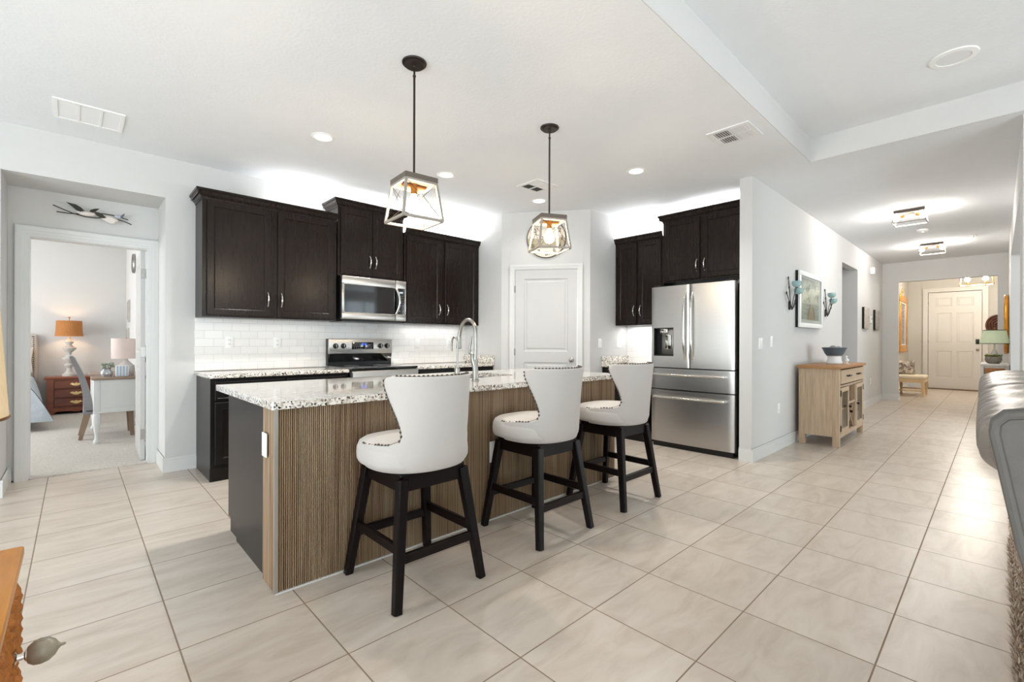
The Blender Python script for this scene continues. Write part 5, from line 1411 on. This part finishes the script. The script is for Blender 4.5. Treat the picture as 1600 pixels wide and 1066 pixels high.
leather_m = mat('grey_leather', (122, 114, 106), rough=0.34, spec=0.5, var=0.08, scale=7, bump=0.10, bscale=140)
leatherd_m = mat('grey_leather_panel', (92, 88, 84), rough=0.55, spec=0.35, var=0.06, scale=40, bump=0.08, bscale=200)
o = thing('sofa', 'grey leather reclining sofa at the right edge, its back to the hall', 'sofa', (1.10, 0.0, 0.055), math.radians(1.0))
def soft(b, x0, x1, y0, y1, z0, z1, r_, seg=5): return b.box(x0, x1, y0, y1, z0, z1, r_, seg)
LS = 2.0
# leaning outer back: profile in (y,z), extruded along x
prof = [(-0.165, 0.05), (-0.130, 0.28), (-0.075, 0.60), (-0.026, 0.81), (-0.004, 0.94), (0.004, 0.985), (0.002, 1.003), (-0.010, 1.016), (-0.035, 1.021), (-0.20, 1.021), (-0.24, 0.97), (-0.26, 0.60), (-0.28, 0.05)]
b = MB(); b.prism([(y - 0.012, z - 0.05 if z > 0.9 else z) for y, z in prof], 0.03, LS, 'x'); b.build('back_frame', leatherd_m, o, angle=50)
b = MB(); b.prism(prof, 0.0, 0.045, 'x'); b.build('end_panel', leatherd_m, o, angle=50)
b = MB(); b.tube([(0.0, y, z) for y, z in prof[:9]], 0.007, 8); b.tube([(0.045, y, z) for y, z in prof[:9]], 0.007, 8); b.build('piping', leatherd_m, o)
def crest(u, v, x0, x1):
    """flat-topped pillow rolling over the back, gathered along its hall-side edge"""
    e = (1 - abs(2 * u - 1) ** 9) ** 0.5; s_ = 0.70 + 0.30 * e
    t_ = 2 * PI * v; n_ = 3.4; c_, q_ = math.cos(t_), math.sin(t_)
    side = max(0.0, c_)
    y = -0.150 + (0.172 * s_ + 0.006 * math.sin(u * 88) * side * (q_ < 0.5)) * math.copysign(abs(c_) ** (2 / n_), c_)
    z = 0.945 + (0.066 * s_ + 0.004 * math.sin(u * 23 + 1)) * math.copysign(abs(q_) ** (2 / n_), q_) + 0.006 * e
    return (x0 + (x1 - x0) * u, y, z)
for k in range(2):
    x0, x1 = 0.05 + k * (LS / 2 - 0.05), 0.05 + (k + 1) * (LS / 2 - 0.05)
    g = MB(); g.grid(lambda u, v, x0=x0, x1=x1: crest(u, v, x0, x1), 90, 49)
    g.f.append(tuple(j * 90 for j in range(48))); g.f.append(tuple(j * 90 + 89 for j in range(48))[::-1])
    g.build('headrest_cushion', leather_m, o, angle=60)
    b = MB(); soft(b, x0, x1, -0.42, -0.22, 0.42, 0.93, 0.07); b.build('back_cushion', leather_m, o, angle=60)
    b = MB(); soft(b, x0, x1, -0.92, -0.30, 0.28, 0.47, 0.06); b.build('seat_cushion', leather_m, o, angle=60)
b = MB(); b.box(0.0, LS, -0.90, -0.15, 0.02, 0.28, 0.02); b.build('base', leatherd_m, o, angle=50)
for x0 in (-0.16, LS - 0.04):
    b = MB(); soft(b, x0, x0 + 0.20, -0.93, -0.25, 0.03, 0.62, 0.06); b.build('armrest', leather_m, o, angle=60)
for x in (0.06, LS - 0.06):
    for y in (-0.85, -0.16): MB().cyl((x, y, 0.02), (x, y, -0.033), 0.025).build('foot', black_m, o)

# ================================================================== pine chest and lamp at the left edge
pine_m = mat('amber_pine', (204, 134, 40), rough=0.34, spec=0.3, var=0.2, scale=3, stretch=(9, 1.0, 9), coat=0.1)
o = thing('pine_chest', 'amber pine chest with a stone knob in the lower left corner', 'chest', (-0.101, 1.862, 0))
# local: right edge x=0 (front faces +x), back edge y=0; extends to -x and -y
W_, L_2 = 0.48, 0.95
b = MB(); b.box(-W_, 0, -L_2, 0, 0.592, 0.62, 0.006); b.build('top', pine_m, o)
b = MB(); b.box(-W_ + 0.03, -0.028, -L_2 + 0.03, -0.03, 0.06, 0.592); b.build('body', pine_m, o, smooth=False)
for x in (-W_ + 0.05, -0.055):
    for y in (-L_2 + 0.055, -0.058): MB().bar((x, y, 0.10), (x, y, 0.0), 0.05, taper=0.8).build('foot', pine_m, o)
bark_m = mat('carved_pine_edge', (176, 108, 44), rough=0.6, var=0.4, scale=28, bump=0.8, bscale=35)
for z0, z1 in ((0.36, 0.545), (0.12, 0.33)):
    random.seed(int(z0 * 100))
    def rough_edge(u, v, z0=z0, z1=z1):
        y = -L_2 + 0.07 + (L_2 - 0.14) * u; e = 0.006 * math.sin(u * 61) + 0.005 * math.sin(u * 137 + 1) + 0.004 * math.sin(v * 40 + u * 90)
        z = z0 + (z1 - z0) * v
        inset = 0.012 if min(u, 1 - u, v, 1 - v) < 0.02 else 0.0
        return (-0.004 + e * 0.6 - inset, y + (0.006 * math.sin(v * 33) if u > 0.97 or u < 0.03 else 0), z + e * (1 if v > 0.97 or v < 0.03 else 0))
    b = MB(); b.grid(rough_edge, 90, 22); b.box(-0.03, -0.012, -L_2 + 0.075, -0.075, z0 + 0.006, z1 - 0.006)
    dw = b.build('drawer_front', bark_m, o, angle=60)
    for y in (-0.30, -0.72):
        m_ = Matrix.Translation((-0.002, y, (z0 + z1) / 2)) @ Matrix.Rotation(PI / 2, 4, 'Y')
        b = MB(); b.lathe([(0.014, 0), (0.014, 0.004), (0.008, 0.007), (0.007, 0.018), (0.013, 0.021), (0.013, 0.024)], n=20, m=m_); kn = b.build('knob_stem', chrome_m, dw)
        b = MB(); b.lathe([(0.006, 0.020), (0.018, 0.024), (0.026, 0.034), (0.0285, 0.046), (0.026, 0.060), (0.017, 0.071), (0.008, 0.076), (0.004, 0.080), (0.003, 0.087), (0.001, 0.089)], n=24, m=m_); b.build('stone_knob', mat('onyx_knob_%d_%d' % (int(z0 * 100), int(-y * 100)), (150, 142, 124), rough=0.3, var=0.25, scale=25, stretch=(1, 1, 1)), kn)
o = thing('table_lamp', 'table lamp with a warm linen shade standing on the pine chest', 'lamp', (-0.325, 1.70, 0.62))
lshade = mat('linen_shade', (214, 196, 166), rough=0.9, var=0.06, scale=160, stretch=(1, 1, 0.4), emit=(255, 214, 150), estr=0.14)
b = MB(); b.lathe([(0.075, 0), (0.075, 0.015), (0.03, 0.025), (0.035, 0.06), (0.065, 0.12), (0.07, 0.18), (0.05, 0.25), (0.02, 0.29), (0.014, 0.31), (0.014, 0.40)], n=28); b.build('base', mat('ceramic_cream', (220, 212, 198), rough=0.2), o)
b = MB(); b.lathe([(0.206, 0.378), (0.186, 0.712)], n=48, cap=False); b.lathe([(0.203, 0.378), (0.183, 0.712)], n=48, cap=False); b.build('shade', lshade, o)
b = MB()
for r_, z in ((0.2055, 0.379), (0.1855, 0.711)): b.tube([(r_ * math.cos(a * PI / 24), r_ * math.sin(a * PI / 24), z) for a in range(48)], 0.004, 6, closed=True)
b.bar((-0.186, 0, 0.705), (0.186, 0, 0.705), 0.004); b.cyl((0, 0, 0.40), (0, 0, 0.74), 0.005); b.build('shade_ring', brass_m, o)
# ================================================================== bedroom seen through the doorway
cherry_m = mat('cherry_wood', (124, 62, 34), rough=0.3, var=0.25, scale=4, stretch=(1, 9, 9), coat=0.3)
cherryd_m = mat('cherry_drawer', (108, 52, 28), rough=0.3, var=0.25, scale=4, stretch=(1, 9, 9), coat=0.3)
o = thing('nightstand', 'cherry wood three-drawer nightstand with brass pulls beside the bed', 'nightstand', (-0.355, 10.22, 0.012))
W_, D_ = 0.74, 0.44
b = MB(); b.box(0.03, W_ - 0.03, 0.012, D_, 0.08, 0.56); b.build('case', cherry_m, o, smooth=False)
MB().box(0.0, W_, -0.02, D_ + 0.005, 0.56, 0.595, 0.008).build('top', cherry_m, o)
b = MB(); b.prism([(0.01, 0.0), (0.10, 0.0), (0.14, 0.045), (0.28, 0.05), (W_ / 2, 0.03), (W_ - 0.28, 0.05), (W_ - 0.14, 0.045), (W_ - 0.10, 0.0), (W_ - 0.01, 0.0), (W_ - 0.01, 0.10), (0.01, 0.10)], -0.012, 0.012, 'y'); b.box(0.01, 0.03, 0.012, D_, 0, 0.10); b.box(W_ - 0.03, W_ - 0.01, 0.012, D_, 0, 0.10); b.build('bracket_base', cherry_m, o, smooth=False)
for x in (0.03, W_ - 0.11): MB().box(x, x + 0.08, -0.004, 0.012, 0.10, 0.56).build('pilaster', cherry_m, o)
for k in range(3):
    z0 = 0.125 + k * 0.142
    d_ = MB().loft(0.115, W_ - 0.115, z0, z0 + 0.128, [(0, -0.004), (0.006, -0.014), (0.02, -0.014)], 0.012).build('drawer', cherryd_m, o, angle=25)
    b = MB(); cx, cz_ = W_ / 2, z0 + 0.064
    b.prism([(cx - 0.075, cz_ + 0.004), (cx - 0.05, cz_ + 0.026), (cx - 0.02, cz_ + 0.014), (cx, cz_ + 0.030), (cx + 0.02, cz_ + 0.014), (cx + 0.05, cz_ + 0.026), (cx + 0.075, cz_ + 0.004), (cx + 0.045, cz_ - 0.012), (cx, cz_ - 0.026), (cx - 0.045, cz_ - 0.012)], -0.019, -0.014, 'y')
    b.tube([(cx - 0.042, -0.02, cz_ + 0.006), (cx - 0.03, -0.034, cz_ - 0.016), (cx, -0.036, cz_ - 0.022), (cx + 0.03, -0.034, cz_ - 0.016), (cx + 0.042, -0.02, cz_ + 0.006)], 0.006, 8)
    b.build('bail_pull', mat('bright_brass_%d' % k, (226, 196, 140), rough=0.3, metal=0.8), d_)
o = thing('table_lamp', 'lamp with an orange burlap shade and grey turned base on the nightstand', 'lamp', (-0.07, 10.44, 0.607))
gt = mat('chalk_grey', (186, 182, 176), rough=0.6, var=0.08)
b = MB(); b.lathe([(0.001, 0), (0.085, 0), (0.085, 0.03), (0.06, 0.045), (0.035, 0.08), (0.03, 0.13), (0.055, 0.16), (0.06, 0.18), (0.035, 0.21), (0.05, 0.235), (0.078, 0.27), (0.08, 0.29), (0.05, 0.31), (0.025, 0.35), (0.03, 0.38), (0.058, 0.41), (0.085, 0.44), (0.088, 0.46), (0.05, 0.48), (0.03, 0.51), (0.05, 0.54), (0.055, 0.56), (0.03, 0.585), (0.018, 0.62), (0.014, 0.66)], n=28); b.build('turned_base', gt, o)
bshade = mat('burlap_shade', (160, 108, 62), rough=0.95, var=0.25, scale=90, stretch=(1, 1, 1), emit=(255, 150, 70), estr=0.05)
b = MB()
b.lathe([(0.172, 0.648), (0.160, 0.74), (0.155, 0.90)], n=40, cap=False); b.build('shade', bshade, o)
b = MB(); b.ball((0, 0, 0.77), 0.035); b.build('bulb', mat('lamp_bulb', (255, 230, 180), rough=0.4, emit=(255, 214, 150), estr=60), o)
b = MB(); b.cyl((0, 0, 0.66), (0, 0, 0.94), 0.005); b.ball((0, 0, 0.95), 0.014); b.bar((-0.155, 0, 0.895), (0.155, 0, 0.895), 0.004); b.build('finial', brass_m, o)

# bed
taupe = mat('taupe_linen', (186, 176, 166), rough=0.95, var=0.12, scale=120, sheen=0.2)
o = thing('bed', 'bed with a nailhead-trimmed taupe headboard, at the left through the doorway', 'bed', (-1.28, 9.6, 0.012))
b = MB(); b.box(-0.84, 0.84, 0.98, 1.07, 0.10, 1.27, 0.025, 3); hb = b.build('headboard', taupe, o)
b = MB()
for i in range(30):
    z = 0.35 + i * 0.0305; b.ball((0.80, 0.978, z), 0.0085, n=8, k=5)
for i in range(52): b.ball((-0.79 + i * 0.031, 0.978, 1.235), 0.0085, n=8, k=5)
b.build('nailhead_trim', nail_m, hb)
b = MB(); b.box(-0.79, 0.79, -1.05, 0.97, 0.30, 0.62, 0.06, 4); b.build('mattress', mat('mattress_white', (226, 224, 220), rough=0.9), o)
b = MB(); b.box(-0.80, 0.80, -1.06, 0.97, 0.12, 0.30, 0.02); b.build('bed_base', taupe, o)
for x in (-0.7, 0.7):
    for y in (-0.95, 0.85): MB().cyl((x, y, 0.13), (x, y, 0), 0.03).build('foot', black_m, o)
quilt_m = mat('pale_blue_quilt', (186, 195, 204), rough=0.95, var=0.10, scale=9, bump=0.5, bscale=14)
def quilt(u, v):
    # v 0..1 along the bed (foot to head), u 0..1 from the middle, over the side and down
    y = -1.10 + 1.55 * v
    flare = 0.10 + 0.16 * (1 - v) ** 2
    s_ = u * 1.6
    if s_ < 1.0: x = -0.6 + s_ * 1.42; z = 0.645 + 0.012 * math.sin(y * 22) * math.sin(x * 20)
    else:
        t_ = (s_ - 1.0) / 0.6; x = 0.82 + flare * (t_ ** 0.8); z = 0.645 - 0.40 * t_ - 0.12 * t_ * (1 - v) - (0.03 * (1 - t_) ** 2 if t_ > 0 else 0) + 0.012 * math.sin(y * 22)
    return (x, y, z)
b = MB(); b.grid(quilt, 60, 50)
def foot_drop(u, v):
    t_ = v; x1 = 0.82 + 0.26 * (t_ ** 0.8); z = 0.645 - 0.52 * t_ - 0.03 * (1 - t_) ** 2
    x = -0.6 + (x1 + 0.6) * u; return (x, -1.10 - 0.05 * math.sin(PI * t_ * 0.7) - 0.012 * math.sin(x * 14) * t_, z if u > 0.5 else z)
b.grid(foot_drop, 40, 20); b.build('quilt', quilt_m, o, angle=80)
def place_pillow(label, loc, rz, m, w=0.62, h=0.42, tilt=20):
    b = pillow_mesh(w, h, 0.20); R_ = Matrix.Rotation(math.radians(-tilt), 4, 'X'); b.v = [tuple(R_ @ Vector(v)) for v in b.v]
    q = b.build('pillow', m); tag(q, label, 'pillow', loc, rz=rz); return q
place_pillow('white bed pillow leaning on the taupe headboard', (-0.79, 10.36, 0.68), 0, mat('pillow_white', (222, 220, 216), rough=0.95))

# desk with cabriole legs
wash_m = mat('white_desk_paint', (222, 224, 224), rough=0.5, var=0.03)
o = thing('desk', 'white writing desk with carved legs and a brown top, through the bedroom doorway', 'desk', (0.15, 7.05, 0.012))
W_, D_ = 0.48, 1.25
MB().box(-0.02, W_, -0.02, D_ + 0.02, 0.725, 0.752, 0.008).build('top', mat('driftwood_top', (150, 128, 110), rough=0.5, var=0.2, scale=4, stretch=(1, 12, 12)), o)
b = MB(); b.box(0.02, W_ - 0.01, 0.015, D_ - 0.015, 0.37, 0.725); b.build('case', wash_m, o, smooth=False)
b = MB()
b.box(0.0, 0.06, 0.0, 0.06, 0.35, 0.725, 0.008); b.box(0.0, 0.06, D_ - 0.06, D_, 0.35, 0.725, 0.008); b.box(0.06, W_ - 0.01, 0.004, 0.02, 0.66, 0.72); b.box(0.06, W_ - 0.01, 0.004, 0.02, 0.355, 0.40)
b.build('corner_post', wash_m, o)
MB().box(0.002, W_ - 0.01, -0.004, 0.022, 0.345, 0.362, 0.004).build('lower_moulding', wash_m, o)
for x in (0.03, W_ - 0.04):
    for y in (0.03, D_ - 0.03):
        b = MB(); b.lathe([(0.034, 0.35), (0.030, 0.335), (0.038, 0.32), (0.036, 0.30), (0.040, 0.27), (0.036, 0.23), (0.026, 0.17), (0.018, 0.10), (0.016, 0.06), (0.022, 0.045), (0.030, 0.025), (0.030, 0.008), (0.024, 0.0)], c=(x, y, 0), n=20); b.build('leg', wash_m, o)
o = thing('desk_chair', 'grey upholstered high-back chair drawn up to the white desk', 'chair', (0.27, 7.62, 0.012))
gu = mat('grey_upholstery', (140, 138, 142), rough=0.95, var=0.08, scale=60, sheen=0.3)
b = MB(); b.box(-0.17, 0.27, -0.22, 0.22, 0.31, 0.34); b.box(-0.17, 0.27, -0.225, 0.225, 0.335, 0.345); b.build('seat_frame', gu, o, smooth=False)
# scooped back, curving away
def side(t_):
    x = -0.155 - 0.13 * t_ ** 1.5 + 0.02 * math.sin(PI * t_); return x, 0.30 + 0.68 * t_
b = MB(); pts = []
for i in range(17):
    x, z = side(i / 16); pts.append((x - 0.045 + 0.01 * i / 16, z))
for k in range(5):
    a = PI - PI * k / 4; x, z = side(1.0); pts.append((x - 0.0175 + 0.0175 * math.cos(a) , z + 0.016 * math.sin(a)))
for i in range(16, -1, -1):
    x, z = side(i / 16); pts.append((x + 0.045 * (1 - i / 16 * 0.9), z))
b.prism(pts, -0.225, 0.225, 'y'); b.build('backrest', gu, o, angle=50)
cw = mat('greyed_oak_leg', (150, 128, 108), rough=0.6, var=0.12)
for y in (-0.19, 0.19):
    MB().bar((-0.15, y, 0.33), (-0.225, y, 0.0), 0.05, 0.04, upv=(0, 1, 0), taper=0.75).build('leg', cw, o)
    MB().bar((0.235, y, 0.33), (0.25, y, 0.0), 0.05, 0.04, upv=(0, 1, 0), taper=0.75).build('leg', cw, o)
b = MB(); b.box(-0.165, 0.27, -0.21, 0.21, 0.345, 0.352); b.build('seat_welt', gu, o, smooth=False)
o = thing('table_lamp', 'lamp with a blush cylinder shade standing on the white desk', 'lamp', (0.455, 7.36, 0.764))
b = MB(); b.lathe([(0.07, 0), (0.075, 0.01), (0.085, 0.06), (0.08, 0.12), (0.04, 0.16), (0.02, 0.18), (0.012, 0.21)], n=24); b.build('base', mat('glazed_white', (226, 224, 222), rough=0.2), o)
b = MB(); b.lathe([(0.142, 0.205), (0.142, 0.45)], n=40, cap=False); b.build('shade', mat('blush_shade', (214, 202, 198), rough=0.9, var=0.03, emit=(255, 205, 190), estr=0.06), o)
b = MB(); b.bar((-0.14, 0, 0.445), (0.14, 0, 0.445), 0.004); b.cyl((0, 0, 0.2), (0, 0, 0.46), 0.005); b.build('shade_fitter', brass_m, o)
o = thing('flower_vase', 'silver glass vase with green sprigs on the white desk', 'vase', (0.27, 7.215, 0.764))
b = MB(); b.lathe([(0.001, 0), (0.045, 0), (0.058, 0.03), (0.055, 0.06), (0.036, 0.085), (0.042, 0.10), (0.036, 0.10), (0.03, 0.085)], n=24); b.build('vase_body', mat('mercury_glass', (190, 194, 198), rough=0.15, metal=0.6, var=0.2, scale=20), o)
b = MB(); random.seed(5)
for i in range(16):
    a = random.uniform(0, 2 * PI); r_ = random.uniform(0.02, 0.065); b.ball((r_ * math.cos(a), r_ * math.sin(a), 0.105 + random.uniform(0, 0.05)), 0.016, n=8, k=6)
b.build('sprigs', mat('silver_green', (150, 160, 146), rough=0.6, var=0.4, scale=30), o)
o = thing('storage_box', 'white box with pale blue stripes at the front of the white desk', 'box', (0.405, 7.15, 0.764))
b = MB(); b.box(-0.06, 0.06, -0.05, 0.05, 0.0, 0.13, 0.01); b.build('box_body', white_m, o)
b = MB()
for i in range(4): b.box(-0.052 + i * 0.029, -0.037 + i * 0.029, -0.0515, -0.049, 0.006, 0.124)
b.build('stripe', mat('pale_blue', (176, 200, 222), rough=0.5), o, smooth=False)
o = thing('wall_mirror', 'round white-rimmed mirror on the bedroom side wall above the desk', 'mirror', (0.66, 9.05, 2.22), -PI / 2)
m_ = Matrix.Translation((0, 0, 0.14)) @ Matrix.Rotation(PI / 2, 4, 'X')
b = MB(); b.lathe([(0.12, 0.0), (0.145, 0.0), (0.15, 0.02), (0.14, 0.035), (0.122, 0.028), (0.12, 0.0)], n=40, m=m_, cap=False); b.build('rim', nickel_m, o)
b = MB(); b.lathe([(0.001, 0.012), (0.122, 0.012), (0.122, 0.002)], n=40, m=m_); b.build('face', white_m, o)
for y, z, h_, l in ((9.95, 1.50, 0.36, 'upper small framed print on the bedroom side wall'), (10.1, 1.10, 0.30, 'lower small framed print on the bedroom side wall, behind the blush lamp')):
    o = thing('framed_picture', l, 'picture', (0.66, y, z), -PI / 2)
    b = MB(); w_ = 0.12
    for x0, x1, z0, z1 in ((-w_, w_, 0, 0.03), (-w_, w_, h_ - 0.03, h_), (-w_, -w_ + 0.03, 0.03, h_ - 0.03), (w_ - 0.03, w_, 0.03, h_ - 0.03)): b.box(x0, x1, -0.03, 0, z0, z1)
    b.build('frame', gt, o, smooth=False); MB().box(-w_ + 0.028, w_ - 0.028, -0.012, -0.004, 0.028, h_ - 0.028).build('artwork', cnv, o, smooth=False)
